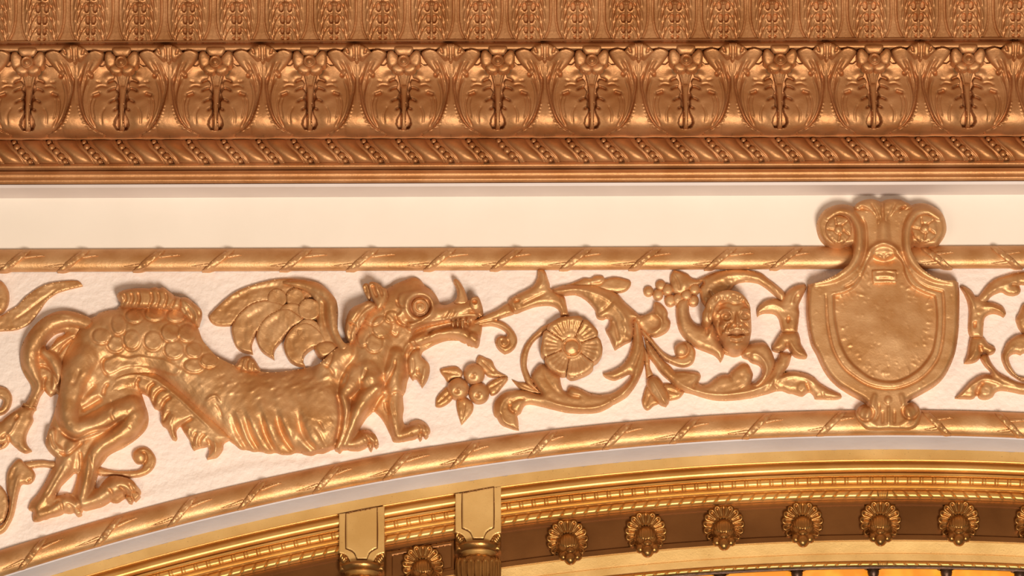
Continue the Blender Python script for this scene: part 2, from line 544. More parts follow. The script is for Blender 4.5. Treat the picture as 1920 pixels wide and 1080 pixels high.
o = extrude_x('trim_2', smooth_prof([(342.5, 58, 1), (341.5, 70, 1), (336, 75), (330, 75), (324, 78), (320, 86, 1), (318.5, 86, 1), (317, 79, 1),
              (314.5, 85), (310, 90), (305, 89), (303, 82, 1), (300, 84, 1), (292, 99), (281, 104), (270, 99), (262, 88, 1), (259.5, 96, 1), (258, 101), (254, 101, 1), (253, 92, 1)]), -XW, XW, COPPER, None, 'structure')
tag(o, 'copper gold stepped fillets below the twisted rope of the cornice')

# --- twisted rope with strings of beads
rope = link('trim_3', None, None, None, tuple(at(960, 281, 84).tolist())); rope['kind'] = 'structure'
tag(rope, 'copper gold twisted rope moulding with strings of beads between its strands')
def ropebase(x, y):
    return 22 * np.sqrt(np.clip(1 - ((y - 281.5) / 24.5) ** 2, 0, 1))
def sl(y): return 0.78 * (y - 281.5) + 2.5 * np.sin((y - 281.5) / 24.0 * 3.1)
yy = np.linspace(259, 304, 24)
lft = np.stack([960 + 6.5 + sl(yy), yy], 1); rgt = np.stack([960 + 60 + sl(yy), yy], 1)
def strand_h(x, y, d, h):
    v = x - 960 - sl(y)
    bulb = 13.5 * np.sqrt(np.clip(1 - ((v - 33.5) / 17.8) ** 2, 0, 1))
    r1 = 5.0 * np.exp(-((v - 11) / 2.6) ** 2); r2 = 5.0 * np.exp(-((v - 56) / 2.6) ** 2)
    r3 = 3.0 * np.exp(-((v - 15.0) / 1.5) ** 2) * 0
    edge = sstep((24.5 - np.abs(y - 281.5)) / 4)
    return (bulb + r1 + r2 + r3) * edge - 2.5
me, cen = relief_mesh('rope_strand', [np.concatenate([lft, rgt[::-1]])], [('f', strand_h), ('n', 0.25, 14, 4)], 1.6, 84, 4, ropebase, True)
PER3 = 65.55; K3 = at(961, 281, 95)[0] - at(960, 281, 95)[0]
st0 = link('rope_strand', me, COPPER, rope, cen, True)
bme, bc = ell_mesh('bead', 960, 281, 0, 6.4, 6.0, 6.4, 14, 9)
beads = []
for r_, k_ in ((264, .75), (272.5, 1.0), (281.5, 1.05), (290.5, 1.05), (299, .8)):
    dd = 84 + float(ropebase(0, r_)) + 3.0
    b = link('bead', bme, COPPER, rope, tuple(at(960 + sl(r_), r_, dd).tolist()), True)
    b.scale = (k_, k_, k_); beads.append(b)
for k in range(-15, 16):
    if k == 0:
        off = (33 + 14 * PER3 - 960) * K3
        for b in [st0] + beads: b.location.x += off
        continue
    for b in [st0] + beads:
        rep(b, rope, (k) * PER3 * K3)
# --- acanthus ovolo
OV_R = [60, 76, 79, 84, 90, 96, 104, 115, 130, 150, 172, 195, 212, 226, 238, 247, 253, 256]
OV_D = [186, 186, 184, 183, 178, 174, 167, 157, 147, 141.5, 141.5, 144.5, 144, 139, 130, 117, 104, 95]
ovd = smi(OV_R, OV_D)
o = extrude_x('trim_4', smooth_prof([(253.5, 92, 1), (252, 90), (225, 112), (150, 138), (104, 160, 1), (97, 168, 1), (93, 180), (88, 184), (82, 182), (79, 176, 1), (78, 174, 1), (75.6, 190), (74.2, 190, 1), (73, 184, 1)]), -XW, XW, COPPER, None, 'structure')
tag(o, 'copper gold cornice band of acanthus leaves with a small flower in each')
acan = o
def mir(pts): return [(-a, b) for a, b in pts]
def grv(pts, w, a, both=True):
    L = [('g', [(960 + p, q) for p, q in pts], w, a)]
    if both: L.append(('g', [(960 - p, q) for p, q in pts], w, a))
    return L
def blb(u, v, rx, ry, ro, a, kind='gb'):
    return [(kind, 960 + u, v, rx, ry, ro, a), (kind, 960 - u, v, rx, ry, -ro, a)]
OB = smi([88, 100, 118, 132, 150, 187, 210, 226, 240, 250], [88, 62, 66, 74, 83, 79, 72, 64, 52, 34])
LOB = smi([92, 98, 106, 118, 130, 142, 152], [42, 33, 34.5, 42, 53, 61, 70])
HB = smi([-5, 30, 45, 52, 60, 68, 78, 88, 95], [93.5, 93.5, 93, 93, 96, 103, 109.5, 112, 111])
def acan_h(x, y, d, h):
    u = np.abs(x - 960)
    # outer line of the leaf oval and the shaft between two leaves
    ob = OB(y)
    h = 6 + 0 * u
    t = ob - u                                     # >0 inside the leaf
    leaf = 5.0 + 7.5 * np.sqrt(np.clip(1 - (1 - np.clip(t / 26, 0, 1)) ** 2, 0, 1)) - 3.0 * sstep((t - 24) / 30)
    shaft = 9.0 + 4.0 * np.sqrt(np.clip(1 - np.clip((88 - u) / 22, 0, 1) ** 2, 0, 1))
    lf = sstep((t + 0.5) / 2.0)
    h = shaft * (1 - lf) + leaf * lf
    # sunk line along the oval
    h -= 7.0 * np.exp(-(t / 1.7) ** 2) * sstep((y - 128) / 14)
    # flare: curled lobes at the head of the shaft
    lob = LOB(y)
    tl = u - lob
    fl = (y < 150) & (tl > 0)
    fh = 15.0 + 7.0 * np.sqrt(np.clip(1 - (1 - np.clip(tl / 9, 0, 1)) ** 2, 0, 1)) - 9.0 * sstep((u - 56) / 30)
    wgt = sstep((150 - y) / 22) * sstep(tl / 1.5)
    h = h * (1 - wgt) + np.maximum(h, fh) * wgt
    # the ground round the flower is cut deep
    pit = sstep((lob - u) / 2.0) * sstep((y - 90) / 3) * (1 - sstep((y - (108 + 0.33 * u - 3.5 * np.abs(np.sin((u - 18) * 0.16)))) / 2.5))
    rough = pit * 3.5 * (1 + lump(x, y, 31, 6))
    h = h * (1 - pit) + 0.5 * pit
    # trench on each side of the stem with the saw-tooth rim of the leaf
    tooth = 5.5 * np.abs(((y - 132) / 17.5) % 1.0 - 0.35) / 0.65
    tw = np.interp(y, [124, 132, 150, 172, 190, 205, 212, 222, 232, 241, 244], [30, 17, 12, 9.5, 9, 7, 8, 13, 15, 11, 0]) + tooth * np.interp(y, [130, 140, 195, 206], [0.5, 1, .8, 0])
    tr = sstep((tw - u) / 1.8) * sstep((y - 120) / 4) * (1 - sstep((y - 240) / 4))
    h = h * (1 - tr) + 0.5 * tr
    # top edge: scalloped out where the shaft meets the husk
    hb = HB(u)
    cut = sstep((hb - y) / 2.0)
    h = (h + 9) * (1 - cut) + 1.0 * cut
    h = h - 9 * np.maximum(pit, tr) * (1 - cut) + rough
    return h
ops = [('f', acan_h)]
for a, b, c_, e_ in ((14, 29, 147, 153), (13, 28, 163, 169), (10, 24, 184, 190), (8, 15, 201, 205)):
    ops += grv([(a, c_), ((a + b) / 2, c_ + 1.5), (b, e_)], 1.9, -9)
ops += grv([(42, 172), (50, 175), (56, 177)], 3.0, -8)
ops += grv([(56, 178), (60, 195), (56, 220), (46, 240)], 1.8, -4) + grv([(50, 180), (54, 198), (50, 222)], 1.5, -3)
ops += grv([(62, 146), (70, 168), (71, 190), (65, 215), (52, 238)], 2.2, 3.5)
ops += grv([(28, 160), (42, 158), (52, 164)], 2.0, -2.5) + grv([(40, 152), (50, 150)], 2.0, -2.0)
ops += grv([(30, 198), (37, 212), (36, 232)], 2.0, -2.2)
ops += grv([(54, 112), (64, 128), (72, 150), (75, 175)], 2.2, -3.2) + grv([(62, 112), (70, 130), (76, 155)], 1.6, 2.4)
ops += grv([(70, 114), (78, 135), (82, 160)], 1.6, -2.5) + grv([(84, 118), (85, 150), (84, 190)], 1.5, -1.5)
ops += blb(27, 141, 9, 7, 0.3, 4) + blb(33, 166, 14, 8, -0.3, 3) + blb(32, 186, 13, 8, -0.2, 3) + blb(30, 218, 14, 20, 0, 3.5)
ops += [('b', 960 + 61, 137, 5, 8, 0.5, -7), ('b', 960 - 61, 137, 5, 8, -0.5, -7)]
for k in range(9):
    y_ = 196 + k * 6.2; w_ = 0.5 + 0.06 * k
    ub = float(np.interp(y_, [187, 210, 226, 240, 250], [79, 72, 64, 52, 34])) + 3
    ops += grv([(ub, y_), (ub + 3 + k * .6, y_ - 1)], 1.6, 2.6 * w_ + 1)
ops += [('n', 0.35, 16, 7)]
rect = np.array([(871.4, 82.0), (1048.7, 82.0), (1048.7, 251.5), (871.4, 251.5)])
rl = []
for i in range(4):
    a, b = rect[i], rect[(i + 1) % 4]; n_ = int(np.hypot(*(b - a)) / 4)
    rl += [a + (b - a) * t / n_ for t in range(n_)]
lf_me, lf_c = relief_mesh('acanthus_leaf', [np.array(rl)], ops, 1.35, 84, 0, lambda x, y: ovd(y) - 84 - 14, True)
PER4 = 176.1; K4 = at(961, 170, 150)[0] - at(960, 170, 150)[0]
lf0 = link('acanthus_leaf', lf_me, COPPER, acan, lf_c, True)
def ovb(x, y): return ovd(y) - 84 - 6
stem0 = tag(link('stem', *(lambda m_: (m_[0], COPPER, acan, m_[1], True))(relief_mesh('stem',
    '943,131! 977,131! 972,143 967.5,158 965.5,174 964.5,190 963.8,215 963.8,241 956.2,241 956.2,215 955.5,190 954.5,174 952.5,158 948,143', [('dome', 13, 5, 6)] + [('g', [(960 + q, 130), (960 + q * .45, 162)], 1.3, -3.5) for q in (-7, -2.5, 2.5, 7)], 1.5, 84, 4, ovb, True))))
fl = link('flower', None, None, acan, tuple(at(960, 113, 190).tolist()), True)
pet = ['943,88 952,86.5 968,86.5 977,88 976,97 968,104 952,104 944,97', '930,97 938,94 946,101 953,110 948,119 938,124 931,120 928,108', '990,97 982,94 974,101 967,110 972,119 982,124 989,120 992,108',
       '944,118 956,117 962,124 958,134 948,136 939,131 937,124', '976,118 964,117 958,124 962,134 972,136 981,131 983,124']
for i, p in enumerate(pet):
    me, cen = relief_mesh('petal', p, [('dome', 12, 9, 5), ('gb', 960, 113, 13, 13, 0, -5), ('n', .3, 12, i)], 1.5, 168, 12, lambda x, y: np.interp(y, [86, 136], [12, -6]), True)
    link('petal', me, COPPER, fl, cen, True)
me, cen = relief_mesh('flower_centre', [circ(960, 113, 12)], [('dome', 9, 9, 3), ('ring', 960, 113, 9.3, 1.4, 3.5), ('ring', 960, 113, 7.4, 1.2, -3.5), ('gb', 960, 113, 5, 5, 0, 6)], 1.2, 178, 10, None, True)
link('flower_centre', me, COPPER, fl, cen, True)
hk = '1021,97 1030,88 1040,84 1048,82 1056,84 1066,88 1075,97 1067,104 1059,109 1053,106! 1048,114 1043,106! 1037,109 1029,104'
me, cen = relief_mesh('husk', hk, [('dome', 12, 10, 5)] + [('g', [(1048 + q, 86), (1048 + q * .8, 108)], 1.6, -4) for q in (-5, 5)] + [('g', [(1048 + q, 90), (1048 + q * .85, 100)], 2, -6) for q in (-18, 18)] + [('n', .4, 10, 3)], 1.5, 174, 10, lambda x, y: np.interp(y, [82, 114], [14, -2]), True)
hk0 = link('husk', me, COPPER, acan, cen, True)
src = [lf0, stem0, hk0]
off = (53 + 5 * PER4 - 960) * K4
for b in src + [fl]: b.location.x += off
for k in range(-6, 7):
    if k == 0: continue
    for b in src: rep(b, acan, k * PER4 * K4)
    f2 = rep(fl, acan, k * PER4 * K4)
    for c_ in list(fl.children):
        q = c_.copy(); C.objects.link(q); q.parent = f2

# --- tall leaf band at the very top
o = extrude_x('trim_5', [(76, 178), (74, 183), (40, 190), (0, 200), (-60, 222)], -XW, XW, COPPER, None, 'structure')
tag(o, 'copper gold cornice band of tall veined leaves, topmost in the picture')
lotus = o
TOPD = smi([-60, 0, 40, 74, 80], [222, 200, 190, 183, 182])
def topd(y): return TOPD(y) - 150
def lot_h(x, y, d, h):
    u = np.abs(x - 960)
    ob = np.interp(y, [-40, 0, 20, 40, 58, 70, 76], [36, 39, 39.5, 38.5, 35, 29, 24])
    t = ob - u
    h = 2.2 + 5.0 * np.sqrt(np.clip(1 - (1 - np.clip(t / 14, 0, 1)) ** 2, 0, 1)) * (t > 0)
    h += 2.6 * np.exp(-((t - 1.5) / 1.7) ** 2) - 2.4 * np.exp(-((t + 1.8) / 1.5) ** 2)
    return h
ops = [('f', lot_h)]
for y0 in (-46, -22, 2, 25, 48):
    ops += grv([(5, y0 + 1), (12, y0 + 5), (19, y0 + 20), (22.5, y0 + 44)], 1.9, 2.8) + grv([(7, y0 + 7), (13, y0 + 14), (17, y0 + 30)], 1.5, 1.8)
    ops += grv([(15, y0 + 4), (23, y0 + 20), (26.5, y0 + 42)], 1.8, -2.4) + grv([(17, y0), (26, y0 + 14), (30.5, y0 + 38)], 2.0, 2.0)
for y0, w_, h_, u_ in ((13, 4.6, 8.5, 8.5), (35, 4.6, 8.5, 5.6), (56, 3.8, 6.8, 5.6), (70.5, 2.6, 4.2, 4.6), (-10, 4.6, 8.5, 6)):
    ops += blb(u_, y0, w_ * 1.35, h_ * 1.2, 0.12, 3.0, 'b') + blb(u_, y0, w_, h_, 0.12, -13, 'b')
ops += [('g', [(960, -40), (960, 76)], 1.8, 3.2), ('b', 960, 6, 7, 4.5, 0, 6), ('n', .3, 9, 2)]
rect = np.array([(914.4, -40.0), (1005.6, -40.0), (1005.6, 74.0), (914.4, 74.0)]); rl = []
for i in range(4):
    a, b = rect[i], rect[(i + 1) % 4]; n_ = int(np.hypot(*(b - a)) / 4)
    rl += [a + (b - a) * t / n_ for t in range(n_)]
me, cen = relief_mesh('veined_leaf', [np.array(rl)], ops, 1.25, 150, 0, lambda x, y: topd(y) - 0.5, True)
v0 = link('veined_leaf', me, COPPER, lotus, cen, True)
PER5 = 91.15; K5 = at(961, 30, 192)[0] - at(960, 30, 192)[0]
v0.location.x += (80 + 10 * PER5 - 960) * K5
for k in range(-12, 13):
    if k: rep(v0, lotus, k * PER5 * K5)

# ================================================================== ribbon-wound staffs
def staff_d(y, c, hw, H): return 2 + H * np.sqrt(np.clip(1 - ((y - c) / hw) ** 2, 0, 1))
a = np.linspace(0, math.pi, 26)
o = extrude_x('trim_6', [(485.5 + 21.5 * math.cos(t), 2 + 21 * math.sin(t)) for t in a], -XW, XW, GOLD, None, 'structure', 2)
tag(o, 'straight gilded staff wound with ribbon above the dragon')
up = o
def ribbon(parent, xb, y_mid, hw, H, lean, base, seed, top_dx=46):
    rr = random.Random(seed)
    sgn = 1 if lean > 0 else -1
    def ln(v, t):                                      # t -1 bottom .. 1 top
        return (xb + sgn * top_dx * 0.5 * (t + 1) + v, y_mid(xb + sgn * top_dx * 0.5 * (t + 1) + v) - t * hw)
    ts = np.linspace(-1.0, 0.98, 14)
    w = 8.5
    left = [ln(-w * (0.75 + 0.25 * math.cos(t * 1.5)) , t) for t in ts]; right = [ln(w * (0.75 + 0.25 * math.cos(t * 1.5)), t) for t in ts]
    ops = [('dome', 6.0, 3.4, 1.4)]
    cl = [ln(0, t) for t in (-.9, -.5, 0, .5, .9)]
    ops += [('g', [ln(-w * .95, t) for t in (-.9, -.3, .3, .9)], 1.6, 2.2), ('g', [ln(w * .95, t) for t in (-.9, -.3, .3, .9)], 1.6, 2.2)]
    for t in np.linspace(-.8, .8, 5):
        q = ln(rr.uniform(-2, 2), t + rr.uniform(-.08, .08))
        ops.append(('gb', q[0], q[1], 4.5, 3.6, -0.6 * sgn, rr.uniform(2.0, 4.8)))
    ops.append(('n', .7, 9, seed))
    relief('ribbon', [np.array(left + right[::-1])], ops, parent, GOLD, 1.8, 0, base=base, sink=0)
    # loose ribbon ends lying along the staff
    for sd, t0 in ((-1, -.45), (1, .35)):
        q = ln(0, t0); L = rr.uniform(26, 48)
        p0 = (q[0] + sd * 8, q[1]); p1 = (p0[0] + sd * L, y_mid(p0[0] + sd * L) - (t0 + sd * 0.10) * hw)
        md = ((p0[0] + p1[0]) / 2, (p0[1] + p1[1]) / 2)
        relief('ribbon_end', [spl([(p0[0], p0[1] - 2.6), (md[0], md[1] - 2.4 - sd), (p1[0], p1[1], True), (md[0], md[1] + 2.0 - sd), (p0[0], p0[1] + 2.6)], True, 3)],
               [('dome', 3.2, 2.4, 1.3), ('n', .4, 8, seed)], parent, GOLD, 1.3, 0, base=base, sink=0)
ub = lambda x, y: staff_d(y + ROLL * (x - 960), 485.5, 21.5, 21) - 0.4
for i, x in enumerate((-125, 3, 113, 255, 385, 530, 655, 800, 925, 1055, 1185, 1327, 1450)):
    ribbon(up, x, lambda q: 485.5 - ROLL * (q - 960), 20.5, 21, 1, ub, 40 + i, 50)
for i, x in enumerate((1780, 1912)):
    ribbon(up, x, lambda q: 485.5 - ROLL * (q - 960), 20.5, 21, -1, ub, 70 + i, 50)

pr = [(792.5 + 24 * math.cos(t), 2 + 24 * math.sin(t)) for t in a]
o = arch_strip('trim_7', pr, -200, 2100, GOLD, None, 'structure', 10)
tag(o, 'arched gilded staff wound with ribbon under the dragon and scrolls')
low = o
def arow(x, y): return 769 + RB - np.hypot(x - XC, YC - (y + ROLL * (x - XC)))
lb = lambda x, y: staff_d(arow(x, y), 792.5, 24, 24) - 0.4
def amid(q):
    return float(YC - math.sqrt((RB - 23.5) ** 2 - (q - XC) ** 2) - ROLL * (q - XC))
for i, x in enumerate((-95, 40, 182, 320, 452, 592, 724, 850, 996, 1136, 1262, 1398, 1538)):
    ribbon(low, x, amid, 22, 24, 1, lb, 90 + i, 44)
for i, x in enumerate((1778, 1915)):
    ribbon(low, x, amid, 22, 24, -1, lb, 120 + i, 44)

# ================================================================== brass arch
o = arch_strip('trim_8', [(813, 1), (816.5, 5), (819, 4), (843.5, -48), (846, -52)], -200, 2100, SHADEDP, None, 'structure', 10)
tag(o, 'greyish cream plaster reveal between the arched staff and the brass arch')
o = arch_strip('trim_9', [(840, -60), (842.5, -46), (861, -46), (861.6, -65), (862.5, -65)], -200, 2100, BRASSFLAT, None, 'structure', 4)
rj = random.Random(4); jit = 0.0
for i in range(0, len(o.data.vertices), 5):             # ragged paint edge
    jit = 0.6 * jit + rj.uniform(-.7, .7)
    for q in (0, 1): o.data.vertices[i + q].co.z += jit * U
tag(o, 'flat speckled brass band along the top of the brass arch')
PIL = [(636.0, 721.0), (854.0, 939.5)]
def sarc(px, r0):                                       # photo column -> arch parameter at that radius
    r = RB - (r0 - 769.0); return XC + RB * (px - XC) / r
mould = smooth_prof([(862.5, -65, 1), (864.5, -66, 1), (866, -58), (870, -51), (875.5, -48), (881, -50), (885, -56), (886, -60, 1), (887.5, -53, 1), (891, -53, 1), (892, -60, 1),
         (908.5, -60, 1), (909.5, -55, 1), (912, -54, 1), (912.5, -57, 1), (915.5, -57, 1), (917, -63, 1), (936, -66, 1), (937, -70, 1)])
runs = [(100.0, 652.0), (706.0, 869.0), (925.5, 2080.0)]
def amesh_patch(name, fs, fr, fd, ns, nr, parent, mat):
    """patch over the arch: s(u,v), row(u,v), depth(u,v)"""
    u = np.linspace(0, 1, ns)[:, None] + 0 * np.linspace(0, 1, nr)[None, :]
    v = np.linspace(0, 1, nr)[None, :] + 0 * u
    S = fs(u, v); Rr = fr(u, v); D = fd(u, v)
    w = arch_at(S.ravel(), Rr.ravel(), D.ravel()); cen = (w.min(0) + w.max(0)) / 2; w = w - cen
    f = [(i*nr+j, i*nr+j+1, (i+1)*nr+j+1, (i+1)*nr+j) for i in range(ns-1) for j in range(nr-1)]
    return link(name, mesh_from(name, w.tolist(), f, True), mat, parent, tuple(cen.tolist()), True)
def strands(parent, a, b, r0, r1, per, d0, H, mat, slope):
    rc = (r0 + r1) / 2; hw = (r1 - r0) / 2
    n0 = int(math.floor((a - XC) / per)); n1 = int(math.ceil((b - XC) / per))
    for k in range(n0, n1):
        s0 = XC + k * per
        sg = 1.0 if s0 < XC else -1.0
        if k in (-1, 0):                                # the knot at the crown
            if k == 0:
                amesh_patch('knot', lambda u, v: XC + (u - .5) * (2 * per * .45 - per * .4 * v), lambda u, v: r0 + (r1 - r0) * v,
                        lambda u, v: d0 + H * np.sqrt(np.clip(np.sin(v * math.pi), 0, 1)) * (0.88 + 0.12 * np.abs(np.cos(u * 3 * math.pi))), 25, 9, parent, mat)
            sd = -1 if k == -1 else 1
            def fk(u, v):
                o_ = XC + sd * per + sd * (-slope) * (v - .5) * 2 * hw * -1.0
                i_ = XC + sd * .5 * (2 * per * .45 - per * .4 * v)
                return (o_ + (i_ - o_) * u) if sd < 0 else (i_ + (o_ - i_) * u)
            amesh_patch('rope_strand', fk, lambda u, v: r0 + (r1 - r0) * v, lambda u, v: d0 + H * np.sqrt(np.clip(np.sin(v * math.pi), 0, 1)) * (0.8 + 0.2 * np.clip(np.sin(u * math.pi) * 2.5, 0, 1)), 11, 9, parent, mat)
            continue
        def fs(u, v, s0=s0, sg=sg):
            s = s0 + per * u - sg * slope * (v - .5) * 2 * hw
            return np.clip(s, a, b)
        amesh_patch('rope_strand', fs, lambda u, v: r0 + (r1 - r0) * v,
                    lambda u, v: d0 + H * np.sqrt(np.clip(np.sin(v * math.pi), 0, 1)) * (0.74 + 0.26 * np.clip(np.sin(u * math.pi) * 2.2, 0, 1) ** .7), 13, 11, parent, mat)
for px0, px1 in runs:
    a_, b_ = sarc(px0, 890), sarc(px1, 890)
    o = arch_strip('trim_10' if px0 == 100 else ('trim_11' if px0 == 706 else 'trim_12'), mould, a_, b_, BRASS, None, 'structure', 12)
    tag(o, {100.0: 'brass arch moulding left of both pilasters', 706.0: 'short brass arch moulding between the two pilasters', 925.5: 'long brass arch moulding right of the pilasters, over the lion bosses'}[px0])
    per = 24.05
    n0 = int(math.floor((a_ - XC) / per)); n1 = int(math.ceil((b_ - XC) / per))
    for k in range(n0, n1):
        s0 = XC + k * per
        if s0 < a_ - 5 or s0 + per > b_ + 5: continue
        bd = lambda u: 10.5 - 2.6 * (np.exp(-((u - 0.22) / 0.03) ** 2) + np.exp(-(u / 0.03) ** 2) + np.exp(-((u - 1.0) / 0.03) ** 2))
        def fs(u, v, s0=s0): return np.clip(s0 + per * u, a_, b_)
        amesh_patch('bead', fs, lambda u, v: 892.3 + 16.0 * v, lambda u, v: -61 + bd(u) * np.sqrt(np.clip(np.sin(v * math.pi), 0, 1)), 32, 9, o, BRASS)
    strands(o, a_, b_, 917.2, 936.2, 22.9, -66, 17, BRASS, 0.62)
# brown frieze, gold cove, lower rope, lip
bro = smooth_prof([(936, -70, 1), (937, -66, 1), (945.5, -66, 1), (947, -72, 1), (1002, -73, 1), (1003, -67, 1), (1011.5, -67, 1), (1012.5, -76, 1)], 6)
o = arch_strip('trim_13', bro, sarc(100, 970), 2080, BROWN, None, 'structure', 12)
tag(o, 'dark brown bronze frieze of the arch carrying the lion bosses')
o = arch_strip('trim_14', [(1011, -76), (1013.5, -76), (1015, -80), (1037.5, -96), (1038.2, -93), (1051, -94), (1052, -100)], sarc(100, 1020), 2080, BRASSFLAT, None, 'structure', 12)
tag(o, 'bright brass cove under the brown frieze')
o = arch_strip('trim_15', [(1050.5, -104), (1062, -105), (1062.5, -97), (1066, -99), (1067, -170)], sarc(600, 1055), 2080, DARK, None, 'structure', 12)
tag(o, 'thin lower rope moulding with dark lip along the bottom edge of the brass arch')
strands(o, sarc(900, 1056), 2070, 1051.5, 1062.5, 22.5, -104, 11, BRASS, 0.8)
o = arch_strip('window_1', [(1052, -172), (1200, -172)], sarc(700, 1055), 2080, AMBER, None, 'structure', 12)
tag(o, 'glowing amber glass under the brass arch')

# ================================================================== the dragon
dragon = thing('dragon_relief', 'gilded winged dragon in relief, scaly and striding right with open mouth', 'dragon', 430, 700)
BODY = ('170,597 181,592 186,587 202,582 218,580 226,573 248,572 280,572 317,575 338,576 350,588 366,604 372,616 380,638 392,653 405,667 422,677 440,685 460,692 483,695 500,698 527,697 560,692 593,685 607,674 622,660 640,648 651,643 660,640 '
        '664,620 672,600 690,580 700,566 706,552 716,542 726,541 740,533 757,526 770,521 780,521 790,527 798,537 810,545 817,553 822,562 826,570 836,572 847,567 855,562 877,562 881,563 885,558 892,556 898,558 902,567 905,577 906,588 902,594! 889,598! 902,604! '
        '904,613 902,627 898,640 893,647 887,649 878,648 872,640 862,637 840,637 820,643 802,652 792,659 788,672 776,690 768,704 764,714 760,733 755,740! 756,752 757,767 755,780 758,795 764,797 770,791 782,787 793,790 803,798 807,807 804,813 798,818 792,815! 787,822 780,818! 767,822 758,822 753,827 745,828 737,827 734,820 730,812 722,795 712,780 700,769! '
        '697,773 687,783 677,798 672,808! 682,806 692,807 702,813 708,823 710,832 705,836 700,833! 695,842! 690,836! 677,838 660,842 645,843 639,840! 632,847! 628,842 626,836! 607,840 590,845 570,848 542,851 517,850 483,847 453,842 440,833 428,824 407,806 367,768 343,745 323,728 293,705 280,712 '
        '265,735! 272,757 277,773 278,788 273,803 260,818 237,835 217,845 203,853 195,863 188,873 184,888 179,905 179,917! 185,915 192,905 203,894 217,892 238,896 250,902 257,912 264,920 262,928 253,938 245,942! 240,935! 232,935 222,942 212,942 206,940 193,944 180,946 158,953 152,962 145,964! 138,960! 130,962 120,961 107,962 90,965 82,973 70,977 62,977! 61,968 63,960! 53,955! 57,942 70,927 83,907 95,883 103,868 106,855! '
        '100,852 90,843 85,833 87,820 93,800 100,780 107,753 111,735 114,715 114,695 117,670 133,638 145,625 154,612')
HOLE = '143,887 145,893 140,913 134,927! 127,925 117,927 105,931! 107,920 117,908 130,895 138,887'
ops = [('dome', 30, 52, 5),
  # trunk, haunch and chest
  ('tube', '190,640 250,630 310,645 370,690 430,740 510,765 590,765', [(52, 40), (56, 46), (56, 46), (60, 44), (66, 46), (74, 50), (72, 50)], 10),
  ('tube', '600,745 606,790 590,810', [(46, 50), (54, 54), (46, 50)], 8),
  ('tube', '607,720 625,680 650,660', [(30, 40), (34, 46), (28, 44)], 8),
  # neck and head
  ('tube', '690,690 700,640 715,600 745,572', [(44, 48), (44, 48), (40, 46), (38, 46)], 8),
  ('tube', '760,560 785,572', [(36, 46), (40, 50)], 6),
  ('tube', '800,590 835,588 870,580 893,574', [(24, 48), (18, 44), (19, 44), (16, 42)], 6),
  ('tube', '770,612 800,603 850,594 890,590', [(12, 46), (9, 44), (8, 42), (8, 40)], 3),
  ('tube', '778,640 795,632 830,622 862,622 880,630 890,637', [(13, 46), (15, 42), (13, 38), (13, 38), (15, 40), (12, 38)], 3),
  # shoulder and front legs
  ('tube', '742,665 738,700 740,728', [(22, 44), (26, 50), (20, 46)], 4),
  ('tube', '738,745 738,765 742,795 746,815', [(18, 36), (17, 38), (13, 34), (11, 30)], 4),
  ('tube', '748,816 768,810 786,803 796,806', [(12, 28), (13, 32), (15, 36), (11, 32)], 4),
  ('tube', '690,690 694,712 700,722', [(30, 56), (32, 62), (24, 58)], 4),
  ('tube', '668,700 655,722 644,740', [(26, 54), (24, 58), (15, 56)], 4),
  ('tube', '702,728 685,745 668,775 657,805 646,832', [(20, 62), (20, 62), (17, 58), (13, 50), (11, 42)], 3),
  ('tube', '643,742 650,770 645,805 634,838', [(14, 58), (10, 54), (9, 46), (8, 36)], 3),
  ('tube', '645,832 668,830 690,820 702,825', [(11, 36), (12, 38), (15, 44), (11, 36)], 3),
  # hind legs
  ('tube', '165,665 143,700 130,745 128,785 145,804 180,793 215,775 246,762', [(34, 44), (34, 50), (28, 54), (24, 58), (23, 60), (24, 60), (25, 58), (24, 56)], 5),
  ('tube', '252,778 240,800 215,818 188,836 172,860 164,890 158,920 152,938', [(25, 56), (24, 54), (20, 50), (19, 50), (16, 48), (15, 46), (14, 42), (13, 38)], 3),
  ('tube', '98,810 97,832 112,846', [(12, 34), (13, 36), (14, 34)], 4),
  ('tube', '135,835 126,865 108,895 88,928 72,952', [(20, 36), (18, 36), (14, 34), (13, 32), (13, 28)], 3),
  ('tube', '150,943 178,935 205,918 225,908 248,914', [(13, 38), (15, 38), (20, 44), (22, 46), (14, 38)], 4),
  ('tube', '75,962 100,954 122,942 140,948', [(13, 28), (14, 30), (17, 36), (12, 30)], 4)]
